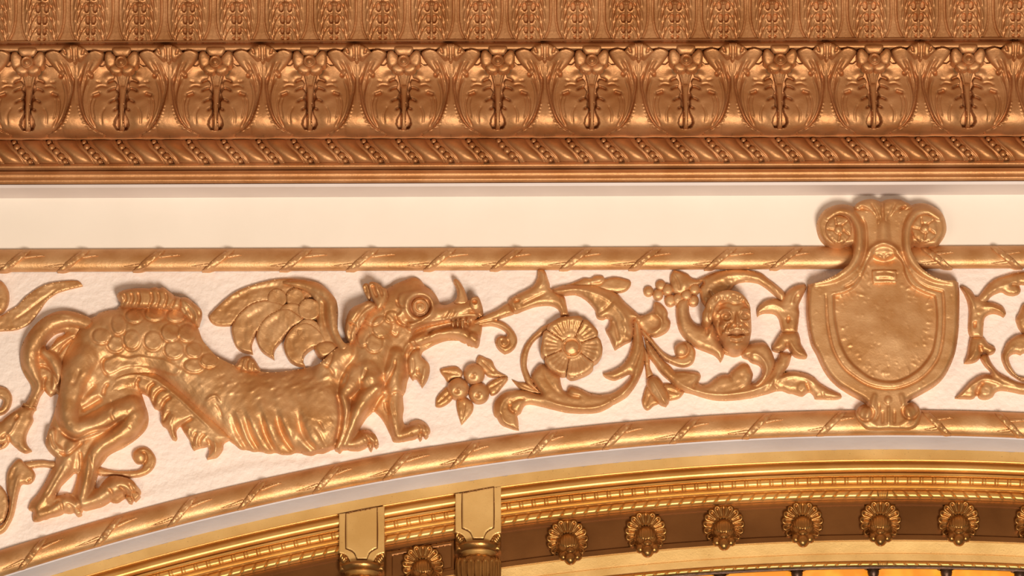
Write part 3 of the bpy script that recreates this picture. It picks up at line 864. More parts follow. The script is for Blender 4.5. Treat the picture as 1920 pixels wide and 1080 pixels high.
# creases of the legs and belly
G = lambda s, w, a: ('g', s, w, a)
ops += [G('113,806 127,818 143,823 160,814 178,807 200,803 215,794 233,783', 3.2, -14), G('193,745 182,752 165,762 150,770', 5, -9), G('193,742 196,728 203,718', 3, -8),
  G('150,690 140,715 132,722', 4, -4), G('180,720 165,735 150,752', 5, -5), G('208,750 213,765 208,775 215,790', 2.2, -5), G('150,845 152,870 148,890', 2.5, -9), G('168,850 172,880 166,905', 2.4, -5),
  G('108,846 125,852 140,842 156,826', 2.6, -9), G('95,812 99,832 106,843', 2.2, -6), G('120,870 100,905 86,930', 2, -4), G('203,915 210,925 207,938', 2.2, -8), G('222,912 234,920 236,934', 2.4, -9), G('240,905 248,918 252,928', 2.0, -7),
  G('100,945 112,938 118,958', 2.2, -7), G('125,945 134,950 137,958', 2.2, -7), G('134,927 146,938 150,955', 3, -8),
  ('g', '520,755 522,795 535,824 556,852', 6.0, -11, 0.6), ('g', '556,757 563,802 577,828 598,848', 6.0, -11, 0.6), ('g', '488,760 496,808 518,852', 6.0, -11, 0.6), ('g', '457,765 468,812 490,850', 6.0, -11, 0.6), ('g', '432,760 443,802 464,842', 6.0, -11, 0.6), G('588,800 600,815 612,840', 3, -3), ('gb', 541, 806, 12, 42, -.3, 10), ('gb', 507, 806, 12, 42, -.3, 10), ('gb', 583, 800, 15, 38, -.25, 8), ('gb', 477, 804, 11, 38, -.35, 9), ('gb', 452, 798, 10, 32, -.35, 8), ('gb', 165, 700, 14, 9, .5, 4), ('gb', 150, 735, 9, 14, .3, 5), ('gb', 170, 742, 12, 6, -.5, 4), ('gb', 195, 690, 10, 8, 0, 3), ('gb', 150, 665, 12, 9, -.6, 4), ('gb', 215, 765, 16, 9, -.3, 3), ('gb', 150, 790, 14, 9, 0, 4), ('gb', 235, 790, 14, 10, -.6, 3),
  G('633,735 637,760 638,785 634,812 628,835', 3.2, -14), G('652,700 648,715 637,728', 2.6, -5), G('655,742 657,765 650,790', 2.0, -7), G('700,745 718,728 727,712 738,690 742,672', 2.8, -10), G('700,770 712,748 722,738', 2.6, -8),
  G('688,690 683,705 678,713', 2.4, -7), G('735,738 745,735 755,741', 2.4, -8), G('722,752 724,766 729,775', 3, -6), G('735,752 738,770 741,783', 2, -4),
  G('685,815 692,825 694,836', 2, -7), G('695,812 703,822 705,832', 2, -6), G('783,797 790,803 788,815', 2, -7), G('793,797 800,806 799,814', 2, -6), G('770,812 774,818', 2, -4),
  G('597,790 604,800 608,808', 2, -4), G('605,683 618,690 627,705', 3, -5), G('624,660 620,675 612,690', 2.6, -6)]
# flowing hairline across the back
for k in range(16):
    x0 = 415 + k * 13; y0 = 705 + 6 * math.sin(k * 1.7) + (k % 3) * 9
    ops.append(('gb', x0, y0, 7, 2.6, -0.5 + 0.2 * math.sin(k * 2.3), 3.0 if k % 2 else -3.0))
    ops.append(('gb', x0 + 5, y0 + 16, 6, 2.6, -0.4, 2.4 if k % 3 else -2.6))
# scales
for cx, cy, rx, ry in ((190, 630, 18, 15), (222, 608, 14, 20), (252, 592, 17, 14), (217, 645, 17, 16), (247, 637, 17, 20), (287, 639, 18, 19), (320, 623, 19, 18), (350, 624, 17, 17), (326, 655, 19, 18), (364, 656, 17, 15), (364, 685, 21, 14), (290, 588, 20, 14), (330, 591, 19, 13), (392, 676, 18, 14),
                       (700, 588, 22, 22), (716, 612, 20, 21), (702, 643, 17, 18), (735, 594, 14, 12), (680, 632, 12, 18)):
    ops.append(('scale', cx, cy, rx, ry, 4.2))
ops += [('plate', '193,678 203,670 222,664 240,668 262,664 285,668 310,672 340,690 330,705 300,698 270,690 240,690 215,700 202,705 193,695', 4.5, 5), G('203,706 192,692 191,678 200,668', 2.2, -6),
  G('386,752 394,745 405,742 413,754', 2.2, 5), G('404,757 412,770 416,785', 2, -4)]
# head: brow roll, eye socket, cheek, nostril, jaw
ops += [('plate', '744,560 750,549 764,545 778,543 795,544 808,551 815,565 816,580 810,592 800,600 790,606 775,612 758,612 748,604 742,592 750,582 746,572', 8, 5),
  ('ring', 788, 575, 27, 4.5, 6), ('disc', 788, 575, 23, 23, -18, 6), G('744,562 747,573 760,576', 2, -6), G('741,590 746,604 757,610 772,612', 2.2, -6),
  G('772,632 776,622 790,614 823,606 857,599 889,592', 2.4, -14), G('773,634 778,646 787,651', 2.4, -9), G('787,651 800,646 812,638', 2, -4),
  G('800,628 812,621 830,616 850,611', 4.2, -22), G('797,628 799,632 812,627 830,623', 1.6, 4), G('850,608 866,604 884,606', 5, -16), G('873,610 877,622 880,632', 2.4, -6),
  ('b', 888, 632, 11, 11, 0, 5), ('b', 881, 647, 3, 3, 0, -6), ('gb', 892, 566, 9, 9, 0, 5), ('b', 892, 565, 5.5, 4.5, 0.4, -12),
  G('829,598 836,590 842,583', 1.8, -4), G('836,598 843,588 847,580', 1.8, 3), G('843,596 850,586 852,580', 1.8, -4), G('851,594 857,585', 1.6, 3), G('878,582 890,586 902,590', 2, -5), G('733,622 738,627 743,630 746,622', 2, -5),
  G('757,668 760,652 768,642 778,638', 2.6, 5), G('762,680 764,660 774,650', 2.0, -6), ('gb', 775, 528, 16, 9, 0, 4), ('gb', 700, 708, 9, 6, 0.3, 5), ('gb', 722, 698, 9, 8, 0, 5), ('gb', 708, 726, 9, 7, 0, 5)]
rr = random.Random(3)
for k in range(60):                                   # pock marks and blobs of old paint
    x_, y_ = rr.uniform(60, 800), rr.uniform(560, 950)
    ops.append(('gb', x_, y_, rr.uniform(1.6, 3.4), rr.uniform(1.4, 2.4), rr.uniform(0, 3), rr.choice((-2.2, 1.8, 1.6))))
ops += [('n', 1.5, 26, 11), ('n', 1.0, 11, 12)]
body = relief('body', [spl(BODY, True, 2.0), spl(HOLE, True, 2.0)], ops, dragon, GOLD, 2.0)

# eye, ears, horn, teeth
eye = relief('eye', [circ(788, 575, 15.5)], [('dome', 9, 6, 3), ('ring', 788, 575, 12, 1.6, 3), ('ring', 788, 575, 9.4, 1.3, -3.5), ('ring', 788, 575, 6.5, 1.6, 1.5), ('gb', 787, 576, 3.4, 3.4, 0, 5), ('g', '780,569 786,566 792,570', 1.4, -2)], dragon, GOLD, 1.3, 44, sink=12)
relief('ear', '690,561 684,549 680,538 683,532 690,532 694,542 696,556! 693,563', [('dome', 12, 6, 4), G('684,537 688,550', 2.2, -5)], dragon, GOLD, 1.8, 22)
relief('ear', '703,570 697,556 692,540 691,532 697,528 708,531 718,539 726,543 727,556 722,572 712,581 705,580', [('dome', 22, 12, 6), G('698,533 702,548 708,558', 3.4, -11), G('708,534 714,545 717,556', 2.4, -8), G('703,532 709,545', 2, 4)], dragon, GOLD, 1.8, 32)
relief('horn', '851,569 856,558 857,548 854,536 850,528 851,524 855,523 861,527 868,537 873,548 877,560 878,570 866,574', [('dome', 20, 9, 5), ('n', .6, 9, 2)], dragon, GOLD, 1.8, 14)
relief('nostril', [circ(891, 569, 11, 13)], [('dome', 12, 8, 4), ('b', 890, 565, 5.2, 4.2, 0.4, -11), ('ring', 890, 565, 7, 1.8, 2.5)], dragon, GOLD, 1.5, 38, sink=14)
for x, w, h in ((849, 5, 9), (858, 5, 9), (867, 6.5, 12), (877, 4, 6)):
    relief('tooth', [spl([(x - w / 2, 604 - (x - 850) * .2, True), (x + w / 2, 603 - (x - 850) * .2, True), (x + w * .3, 604 + h - 3), (x + .2 * w, 604 + h, True), (x - w * .3, 604 + h - 4)], True, 1.5)], [('dome', 7, 3, 3)], dragon, GOLD, 1.2, 34, sink=10)
# mane locks, beard
relief('mane_lock', '649,606! 650,594 655,583 663,575 677,569 690,564 704,568 705,577 691,589 680,608 668,624! 666,614 660,608', [('dome', 30, 16, 6), G('700,570 682,580 668,598 663,606', 3, -7), G('694,584 680,596 672,612', 2.6, -6), ('gb', 668, 586, 10, 7, -.6, 5), ('n', 1.4, 16, 5)], dragon, GOLD, 2, 28)
relief('mane_lock', '650,597 660,606 668,606 674,612 668,628 664,640 657,643 650,634 646,621 647,607', [('dome', 24, 12, 6), G('662,610 656,625 658,638', 2.6, -6), ('n', 1.2, 14, 6)], dragon, GOLD, 2, 24)
relief('beard', '777,655 788,655! 791,670 803,680 806,693 801,711 791,726! 787,718 779,708 774,712! 768,703 764,688 764,675 768,664', [('dome', 20, 13, 5), G('797,686 795,702 790,714', 3.4, 5), G('783,690 784,704', 2.6, -6), G('774,670 776,690 772,703', 2.2, -4), G('786,702 792,710', 2, -5)], dragon, GOLD, 2, 16)
# tongue
relief('tongue', '884,605 896,598 908,592 933,580 953,569 963,587! 944,593 928,600 936,602 946,606 957,614 966,625 970,637 966,649 957,658 946,662! 935,654 929,644 931,635 939,630 949,632! 951,626 946,619 936,613 922,609 905,610 890,611',
       [('dome', 16, 8, 5), G('895,606 920,601 932,597', 2, -5), G('951,634 954,643 947,650 939,646 940,638 946,638', 2.2, -6), ('gb', 942, 645, 8, 8, 0, 4)], dragon, GOLD, 1.8, 3)
# wing: arm, feathers, scales
wing = link('wing', None, None, dragon, tuple(at(540, 600, 0).tolist()), True)
relief('feather', '392,598 394,590 403,580 422,562 443,547 467,537 497,528 527,523 555,523 575,527 590,540 580,560 540,570 500,565 475,570 455,585 440,603 433,609 417,610 401,607', [('dome', 12, 3.5, 6), G('410,592 440,562 480,543 530,534', 5, -2.4), ('n', 1.6, 14, 21)], wing, GOLD, 2.2, 0)
relief('feather', '530,570 560,580 548,600 520,600 500,610 486,618 478,628 472,645 474,662! 453,657 442,648 436,630 435,613 442,597 455,582 473,569 500,563', [('dome', 15, 3.5, 7), G('456,640 460,605 490,580', 6, -2.4), ('n', 1.6, 14, 22)], wing, GOLD, 2.2, 3)
relief('feather', '560,590 570,600 550,612 540,622 528,636 517,650 513,660 514,672! 492,658 483,643 481,627 487,610 500,594 520,582 540,578', [('dome', 17, 3.5, 8), G('497,643 500,615 525,595', 6, -2.4), ('n', 1.6, 14, 23)], wing, GOLD, 2.2, 6)
relief('feather', '600,620 612,640 600,650 588,650 572,662 568,675 572,685! 557,683 543,675 534,658 533,642 540,625 553,611 575,604', [('dome', 19, 3.5, 9), G('548,660 550,635 570,618', 6, -2.4), ('n', 1.6, 14, 24)], wing, GOLD, 2.2, 9)
relief('feather', '589,651 600,640 625,640 634,655 622,668 613,670 604,672! 595,665', [('dome', 26, 10, 8), ('n', .8, 14, 25)], wing, GOLD, 2.2, 8)
relief('wing_arm', '655,646! 645,642 637,628 632,611 632,593 633,577 630,562 618,547 602,533 580,526 555,524 530,530 548,538 575,548 590,565 594,590 592,615 596,640 610,655 635,660', [('dome', 22, 16, 6), ('tube', '645,650 628,622 622,590 618,565 600,546 570,534', [(16, 38), (14, 34), (15, 36), (16, 34), (12, 28), (8, 20)], 5), G('608,560 606,590 612,620', 4, -5), ('gb', 620, 572, 8, 8, 0, 3), ('gb', 610, 545, 7, 6, 0, 3), ('n', 1.2, 13, 26)], wing, GOLD, 2.0, 6)
for cx, cy, rx, ry, dd in ((520, 560, 18, 18, 10), (554, 559, 17, 19, 13), (547, 588, 23, 20, 15), (580, 580, 21, 20, 18), (578, 619, 22, 21, 20)):
    relief('scale', [circ(cx, cy, rx, ry, 32)], [('dome', 7, 3, 4), ('gb', cx, cy, rx * .6, ry * .6, 0, -2), ('n', .9, 12, int(cx))], wing, GOLD, 1.8, dd, sink=8)
# tail with its leafy tassel
relief('tail', ['172,600 150,588 130,583 113,583 93,589 72,603 55,622 43,642 38,660 38,675 41,692 48,707 57,721 59,733 53,748 43,762! 65,767! 69,753 74,738 81,729! 88,738 94,743! 102,738 107,737 111,743! 116,728 118,700 122,672 140,640 158,616',
       '85,648 88,640 100,628 113,622 127,621! 117,629 108,633 100,643 92,655 87,657!'],
       [('dome', 16, 12, 5), ('tube', '168,608 145,600 118,598 88,610 64,640 56,672 66,702 74,722 66,742 55,764', [(16, 34), (17, 36), (18, 38), (19, 40), (20, 42), (19, 40), (16, 34), (10, 26), (9, 22), (11, 24)], 4),
        ('tube', '82,660 100,676 108,700 100,728', [(12, 34), (15, 36), (13, 32), (8, 20)], 3), ('tube', '95,655 115,640 138,628', [(8, 22), (8, 22), (6, 18)], 2), G('107,666 120,648 138,633', 2.6, -8),
        G('80,598 105,590 135,592', 2, 3), G('70,685 90,690 103,705 106,722', 2.4, -7), G('80,728 82,716 86,706', 2.4, -7), ('n', .9, 14, 31)], dragon, GOLD, 2.0, 0)
# crest and back knob
relief('crest', '226,575 226,567 219,556 223,548 240,542 263,540 280,541! 291,538 298,541! 307,539 318,547 329,555 340,559 340,576 333,581 317,581 280,578 248,577', [('dome', 34, 12, 6)] + [G('%d,%d %d,%d %d,577' % (x + 6, 546 + abs(x - 280) // 18, x + 9, 560, x + 2), 2.6, -8) for x in (226, 239, 252, 276, 290, 304, 318)] + [G('%d,545 %d,560 %d,576' % (x, x + 4, x), 2.4, 4) for x in (262, 297, 312)], dragon, GOLD, 1.8, 12)
relief('crest', '336,560 350,558 363,567 377,580 378,592 375,602 372,611 365,608 357,600 346,592 337,580', [('dome', 32, 11, 6), G('345,565 360,575 369,592 366,606', 2.4, 5), G('350,578 358,588 362,600', 2.4, -6), G('342,577 350,588', 2.4, -6), G('356,568 370,584 374,596', 2.2, -6)], dragon, GOLD, 1.8, 12)
relief('back_knob', '438,688 443,681 447,674 455,669 467,668 476,673 483,683 488,697 460,698', [('dome', 30, 12, 6), G('456,673 453,684 448,693', 2.2, -6), G('468,673 462,680 462,693', 2.4, -7), G('474,680 473,694', 2, -5)], dragon, GOLD, 1.8, 6)
# ragged fringe below the belly
fr = relief('belly_fringe', '196,748 203,718 217,701 242,693 267,693 296,702 328,724 349,741 374,763 414,800 434,822! 420,829 417,842 407,855 398,858! 388,860! 392,850 390,835! 383,837 373,839! 363,843! 359,838 357,828 342,805 340,799! 333,802 330,808 332,820 329,825! 322,822 313,803 303,795 302,783 300,772 294,766! 288,763 278,743 263,735 248,733 220,742',
       [('dome', 30, 22, 6), G('203,726 217,711 242,703 267,704 293,713 323,736 343,753 367,776 407,813', 3.2, 5), G('258,735 256,718 263,708', 2.4, -7), G('278,742 280,725 292,717', 2.8, -8), G('288,760 290,742 302,730 315,732', 3, -8), G('299,771 308,752 322,742', 3.4, -9), G('306,792 314,775 320,771', 2.4, -6), G('316,800 322,785 326,778', 2.4, 4),
        G('332,802 345,792 362,782', 3.4, -9), G('357,828 352,810 358,800', 2.6, 4), G('366,840 362,825 368,808', 2.6, -6), G('376,838 374,825 385,812', 3, -7), G('392,850 395,836 388,822', 2.6, -8), G('403,852 405,838 400,826', 2.4, 4), ('n', .8, 12, 41)], dragon, GOLD, 1.9, 2)
for lp, nm in (('236,932 243,930 248,935 246,942! 240,940', 'claw'), ('246,922 256,922 262,928 253,938! 248,932', 'claw'), ('138,952 146,952 152,961 145,965! 140,961', 'claw'), ('690,830 696,829 699,834 695,843! 691,838', 'claw'), ('700,826 707,825 709,832 705,837! 701,833', 'claw'), ('784,811 790,811 791,818 787,823! 784,818', 'claw'), ('794,808 801,808 803,814 798,819! 794,815', 'claw')):
    relief(nm, lp, [('dome', 9, 4, 3)], dragon, GOLD, 1.3, 16, sink=16)

# tassel flower hanging on the tail tip
bell = thing('bell_flower', 'small gilded bell flower hanging from the dragon tail tip', 'ornament', 35, 800)
relief('bell', '-34,797 0,791 10,783 25,772 43,761 54,761 65,766 61,777 62,788 54,803 49,817 49,827 53,837 60,845! 48,849 37,845 26,836 17,827! 6,832 -34,842! -34,815', [('dome', 22, 15, 5), G('40,775 30,792 20,810 5,820', 2.6, 5), G('36,778 28,788', 3, -9), G('17,826 12,815 2,822', 2.6, -8), G('30,842 33,832', 2, -4), ('n', .8, 14, 51)], bell, GOLD, 2)
relief('collar', '40,761! 46,755 68,762! 66,769 55,765', [('dome', 24, 5, 5)], bell, GOLD, 1.8)
relief('sepal', '-34,846 0,838 10,824 17,828 8,839 -34,852', [('dome', 12, 5, 4)], bell, GOLD, 2)
hook = relief('hook_tendril', ['-34,724 4,725 12,728 18,733 22,742 21,755 15,768 2,777 -34,780', '-34,744 0,746 6,752 4,759 0,765 -34,766'], [('dome', 17, 8, 5), ('n', .7, 12, 52)], None, GOLD, 2, 0, 'small gilded hook-shaped tendril at the left edge above the bell flower', 'ornament')
leaf = relief('long_leaf', '-34,596 0,592 17,583 33,573 47,558 67,543 83,535 100,530 125,527 145,527 152,531 155,535! 143,538 123,543 107,548 92,558 83,568 73,583 60,600 48,610 30,617 10,619 -34,619', [('dome', 8, 3.5, 5), G('22,603 45,588 75,565 110,540', 2, -3), ('n', 1.2, 14, 53), ('n', .5, 7, 54)], None, GOLD, 2, 0, 'long slender gilded leaf pointing up above the dragon tail', 'ornament')
bulb = relief('leaf_bulb', '-34,526 0,527 8,532 15,543 17,558 13,575 0,588 -34,592', [('dome', 20, 14, 5), ('n', .6, 12, 55)], None, GOLD, 2, 0, 'rounded gilded bulb cut by the left edge beside the long leaf', 'ornament')
vine = thing('curled_vine', 'gilded vine with a curled end running behind the dragon hind leg', 'ornament', 150, 880)
relief('curl', '184,876 200,880 217,883 242,883 260,881 267,875 268,869 257,869 249,860 250,848 260,840 273,838 284,845 292,858 290,872 280,885 263,893 242,895 217,892 184,890', [('dome', 14, 6, 4), ('gb', 262, 854, 11, 11, 0, 8), G('268,871 274,862 272,850 264,847', 2.2, -8), ('n', .6, 10, 56)], vine, GOLD, 1.9)
relief('stem', '104,866 95,865 80,863 63,864 45,868 52,878 62,877 80,875 104,877', [('dome', 12, 6, 4), ('n', .5, 12, 57)], vine, GOLD, 1.9)
relief('leaf', '46,868 40,862 32,862 22,872 15,883 12,898 13,920 17,940 14,965 2,985 -34,996 -34,1004 3,999 20,977 27,958 32,933 36,917 41,907 52,907 61,902 66,890 62,881 56,876', [('dome', 18, 10, 5), G('40,885 32,900 26,930 18,965 4,990', 3, 4), G('30,875 20,900', 3, -3), ('b', 55, 900, 3.5, 2.5, -.4, -8), ('n', .8, 14, 58)], vine, GOLD, 2)
relief('leaf', '-34,906 0,911 7,917 13,927 16,943 14,960 6,978 -34,990', [('dome', 16, 8, 5), ('n', .8, 14, 59)], vine, GOLD, 2)

# ================================================================== berry sprig
sprig = thing('berry_sprig', 'gilded sprig of three round berries and five leaves below the dragon jaw', 'ornament', 885, 730)
for i, (p, g) in enumerate((('825,695 832,690 853,687 863,692 868,700 863,708 850,710 840,716 833,707', '830,697 860,702'), ('842,724 827,735 818,748 817,762! 825,763 837,758 848,748 852,738', '820,757 842,737'), ('858,748 856,760 859,777 865,796! 873,788 885,773 888,760 883,752 872,745', '866,790 872,755'),
        ('913,722 930,710 952,706! 952,712 942,725 932,737 922,741 917,735', '918,728 945,712'), ('893,682 898,667 912,672 923,677 928,688 935,697 950,705! 930,707 917,706 905,696', '902,675 930,702'))):
    relief('leaf', p, [('dome', 13, 10, 4), G(g, 1.8, -3.5), ('n', .8, 10, 60 + i)], sprig, GOLD, 1.8)
for cx, cy, r in ((889, 701, 20), (859, 729, 20.5), (898, 737, 19.5)):
    relief('berry', [circ(cx, cy, r, r, 40)], [('dome', 26, r * .98, 3), ('gb', cx - 3, cy + 5, 5, 4, 0, -6), ('gb', cx + 1, cy + 1, 3.2, 3, 0, 5)], sprig, GOLD, 1.5, 5)

# ================================================================== scroll with rosette
scr = thing('rosette_scroll', 'gilded acanthus scroll curling round a large rosette right of the dragon', 'ornament', 1090, 650)
relief('trumpet', '952,569 955,562 970,552 988,543 1000,535 1007,522 1008,505! 1017,504 1023,510 1027,522 1031,533 1032,541 1040,545 1052,553 1059,558 1062,570 1064,580 1067,592! 1051,594! 1050,585 1044,577 1033,572 1017,572 1000,575 983,581 967,587 960,585 957,580', [('dome', 22, 13, 5), G('975,573 1000,560 1025,548', 3, -5), ('b', 969, 564, 7, 3.4, -.4, -9), G('960,560 963,572 968,585', 3, 3), G('1010,540 1020,525 1018,510', 3, 3), G('1050,556 1056,572 1060,590', 2.4, -3), ('n', 1, 13, 71)], scr, GOLD, 2)
relief('leaf_fold', '1040,545! 1050,537 1067,533 1083,527 1095,522 1108,523! 1115,518 1125,517 1132,519 1134,525! 1140,522 1152,520 1167,522 1182,527 1183,533 1177,542 1167,547 1155,548 1130,545 1100,540 1070,543', [('dome', 13, 9, 5), G('1133,524 1125,532 1105,533', 2.4, -5), ('gb', 1125, 524, 7, 5, 0, 3), ('n', .9, 11, 72)], scr, GOLD, 2)
relief('acanthus_leaf', '1036,543 1050,538 1075,534 1105,534 1135,541 1158,552 1173,568 1190,583 1199,592 1198,600 1187,601 1188,617 1184,637 1173,643 1153,655! 1147,643 1143,633 1136,620! 1142,610 1144,598! 1138,595! 1131,598! 1123,597 1118,592 1117,583 1108,570 1093,557 1077,551 1055,553 1042,551', [('dome', 25, 18, 5), G('1050,544 1090,543 1130,555 1165,585 1178,615', 4, 4), G('1120,590 1140,575 1150,560', 3.4, -4), G('1150,600 1155,615 1160,640', 3.2, -5), G('1165,600 1172,615 1172,632', 3, 3), ('gb', 1176, 627, 8, 6, 0, -4), ('n', 1.1, 13, 73)], scr, GOLD, 2, 2)
relief('curled_leaf', '1188,588 1196,590 1208,591 1223,582 1225,573 1227,567 1233,567 1243,573 1252,585 1252,595 1257,602 1256,613 1248,623 1230,631 1218,628 1205,620 1196,609 1188,600', [('dome', 24, 13, 5), ('b', 1219, 607, 22, 17, -.2, -9), G('1226,576 1232,590 1240,600 1236,615 1220,620', 3, 4), G('1245,580 1244,600 1250,608', 3, -3), ('n', .8, 12, 74)], scr, GOLD, 1.9, 1)
relief('main_stem', '1187,600 1187,620 1185,643 1178,667 1167,683 1152,693 1130,701! 1137,708 1152,712 1167,707 1180,700! 1184,704 1178,714 1163,728 1147,737 1127,740 1108,738 1097,733 1083,727 1070,725 1065,729 1063,736! 1057,733 1052,720 1050,705! 1040,698 1020,683! 1012,683 1003,692 997,702 997,712 1005,725 1015,738 1003,738! '
       '983,732 960,732 943,738 930,750 925,763 926,777 932,783! 937,792 943,797 952,800 962,804 973,806! 972,790 970,778 976,774 983,760 993,757 1015,761 1042,768 1067,773 1092,774 1117,773 1135,767 1152,757 1173,745 1188,728 1200,707 1207,688 1211,663 1208,645 1204,625 1198,602',
       [('dome', 24, 15, 5), G('1012,745 1045,758 1085,765 1120,763 1150,750 1180,725 1196,690', 3.4, 5), G('1200,610 1204,640 1196,670 1186,695', 2.8, -5), G('1020,690 1025,710 1045,735 1060,745', 4, -3), G('1063,736 1072,742 1090,745', 3, -6), G('960,740 945,750 938,770 945,790 962,800', 4, 5), G('956,757 957,768 966,774', 2.6, -9), G('985,748 972,748 958,755', 2.4, -5), G('1143,745 1148,752 1150,760', 1.8, -4), G('1145,744 1158,742 1170,735', 1.8, -3), G('932,783 940,775', 2, -4), ('gb', 975, 758, 9, 9, 0, 4), ('n', .9, 14, 75)], scr, GOLD, 2)
relief('tendril', '1042,600 1030,606 1017,613 1000,628 987,643 980,657 976,673 977,690 982,707 988,720 1003,731 1016,739! 1006,727 998,714 993,702 988,687 989,670 993,654 1003,638 1020,625 1036,613', [('dome', 13, 6, 4), ('n', .6, 12, 76)], scr, GOLD, 1.9)
relief('small_leaf', '960,712! 973,717 985,718 997,725 1013,737 997,736 977,730 969,723', [('dome', 12, 6, 4), G('966,716 985,725 1005,734', 1.8, -3)], scr, GOLD, 1.9)
ros = link('rosette', None, None, scr, tuple(at(1071, 649, 0).tolist()), True)
PET = [(-1.62, .50), (-.62, .34), (.18, .42), (1.15, .46), (2.15, .50), (3.10, .40), (3.85, .34), (-2.05 - .0, .0)]
an = np.linspace(0, 2 * math.pi, 140, endpoint=False)
cuts = [-2.55, -1.15, -0.35, 0.62, 1.75, 2.75]
def rad(a_):
    dlt = np.min(np.abs((a_[:, None] - np.array(cuts)[None] + math.pi) % (2 * math.pi) - math.pi), 1)
    return 57.5 - 4.0 * np.exp(-(dlt / .09) ** 2) + 1.0 * np.sin(a_ * 5 + 1) + 1.0 * np.sin(a_ * 9)
bounds = sorted(c % (2 * math.pi) for c in cuts)
for i, a0 in enumerate(bounds):
    a1 = bounds[(i + 1) % len(bounds)]
    if a1 < a0: a1 += 2 * math.pi
    aa = np.linspace(a0 + .012, a1 - .012, 26); rr_ = rad(aa)
    lp = np.concatenate([np.stack([1071 + rr_ * np.cos(aa), 649 + rr_ * np.sin(aa)], 1), np.stack([1071 + 14 * np.cos(aa[::-1]), 649 + 14 * np.sin(aa[::-1])], 1)])
    pops = [('dome', 22, 6, 13), ('ring', 1071, 649, 49, 7, 4), ('gb', 1071, 649, 26, 26, 0, -8), ('n', 1.2, 14, 80 + i)]
    for q in np.linspace(a0 + .2, a1 - .2, max(2, int((a1 - a0) / .22))):
        pops.append(('g', [(1071 + 24 * math.cos(q), 649 + 24 * math.sin(q)), (1071 + 50 * math.cos(q + .06), 649 + 50 * math.sin(q + .06))], 2.2, -2.8))
    relief('petal', [lp], pops, ros, GOLD, 1.8, 6)
relief('rosette_centre', [circ(1072, 651, 20.5, 20.5, 40)], [('dome', 9, 5, 4), ('ring', 1072, 651, 18, 1.8, 3), ('ring', 1072, 651, 15, 1.6, -5), ('gb', 1072, 651, 11, 11, 0, 6), ('n', .8, 8, 90)], ros, GOLD, 1.4, 14, sink=14)
relief('bud_stem', '1206,640 1211,655 1218,668 1219,688 1224,703 1213,709 1211,697 1208,675', [('dome', 12, 5, 4)], scr, GOLD, 1.8)
relief('sepal', '1214,722 1204,750 1206,762 1212,768 1218,767 1226,760 1235,755 1226,740', [('dome', 13, 8, 4), G('1210,762 1218,740', 1.6, -3)], scr, GOLD, 1.8)
relief('sepal', '1243,720! 1252,719 1262,721 1272,728 1283,735! 1275,745 1263,749 1253,749 1248,735', [('dome', 12, 8, 4), G('1272,738 1252,730', 1.6, -3), ('n', .9, 8, 91)], scr, GOLD, 1.8)
relief('bud', '1213,712 1222,705 1235,708 1246,723 1254,740 1255,752 1249,761! 1238,757 1225,745 1215,730', [('dome', 27, 17, 5), G('1222,712 1235,733 1246,755', 1.8, 2.5)], scr, GOLD, 1.8, 3)

# ================================================================== scroll with mask
sc2 = thing('mask_scroll', 'gilded scroll of stems and berries framing a bearded face beside the shield', 'ornament', 1390, 640)
sc2['label'] = 'gilded scroll of leafy stems and berries framing the mask beside the shield'
relief('stem', '1204,618 1209,632 1213,638 1227,655 1240,672 1257,687 1266,697! 1280,696 1302,697 1312,700 1314,707 1310,715! 1313,721 1327,720 1340,710 1353,703 1366,702! 1374,693 1388,683 1396,682 1404,685 1408,692 1412,702 1410,713 1408,721! 1418,717 1428,710 1445,695 1452,678! 1457,675 1463,660! 1485,664! 1480,682 1473,693 1467,701! '
       '1480,697 1495,697 1513,701 1527,708 1540,720 1560,732 1577,740! 1578,745 1567,748 1547,748 1528,747! 1525,740 1518,733! 1512,737 1505,742 1495,740 1487,737! 1478,736 1468,732 1457,732 1440,737 1413,744 1388,748 1363,750 1340,749 1318,744 1297,737 1283,734 1268,727 1257,715 1240,700 1227,682 1218,670 1213,660 1209,640',
       [('dome', 24, 15, 5), G('1270,715 1300,732 1350,740 1410,732 1450,712 1472,680', 3.6, 5), G('1310,716 1300,721 1302,728', 2.2, -7), G('1266,698 1290,700 1308,703', 2, 3), G('1366,703 1370,708 1372,715', 2.6, -4), G('1411,712 1400,722 1385,730', 2.6, -4), G('1440,735 1450,718 1480,705 1510,708 1535,725', 3.6, 5), ('b', 1505, 727, 11, 11, 0, 4), G('1512,718 1518,730', 2.4, -7), G('1542,735 1545,746', 2, -4), G('1460,728 1452,722 1455,712', 2.4, -4), ('n', 1, 13, 101)], sc2, GOLD, 2)
relief('hooked_leaf', '1408,722! 1418,717 1427,705 1429,691 1422,682 1410,678 1403,672! 1393,668 1391,661 1397,650 1407,645 1422,642 1435,643 1443,652 1449,664 1453,680 1447,700 1436,716 1420,728', [('dome', 26, 14, 6), G('1405,668 1416,663 1430,672 1438,692 1430,712', 3.0, 4), G('1404,671 1408,664', 2.6, -7), ('n', .8, 12, 102)], sc2, GOLD, 1.9, 3)
relief('curl', '1202,616 1210,622 1222,634 1233,648 1247,662 1262,670 1268,669! 1265,662 1264,654 1267,647 1275,642 1287,641 1297,647 1304,658 1303,672 1297,682 1285,687 1272,686 1257,680 1243,672 1230,657 1217,640 1206,628', [('dome', 15, 7, 4), ('b', 1277, 655, 12.5, 12.5, 0, 12), ('ring', 1277, 655, 14.5, 2.0, -6), ('n', .6, 12, 103)], sc2, GOLD, 1.8, 2)
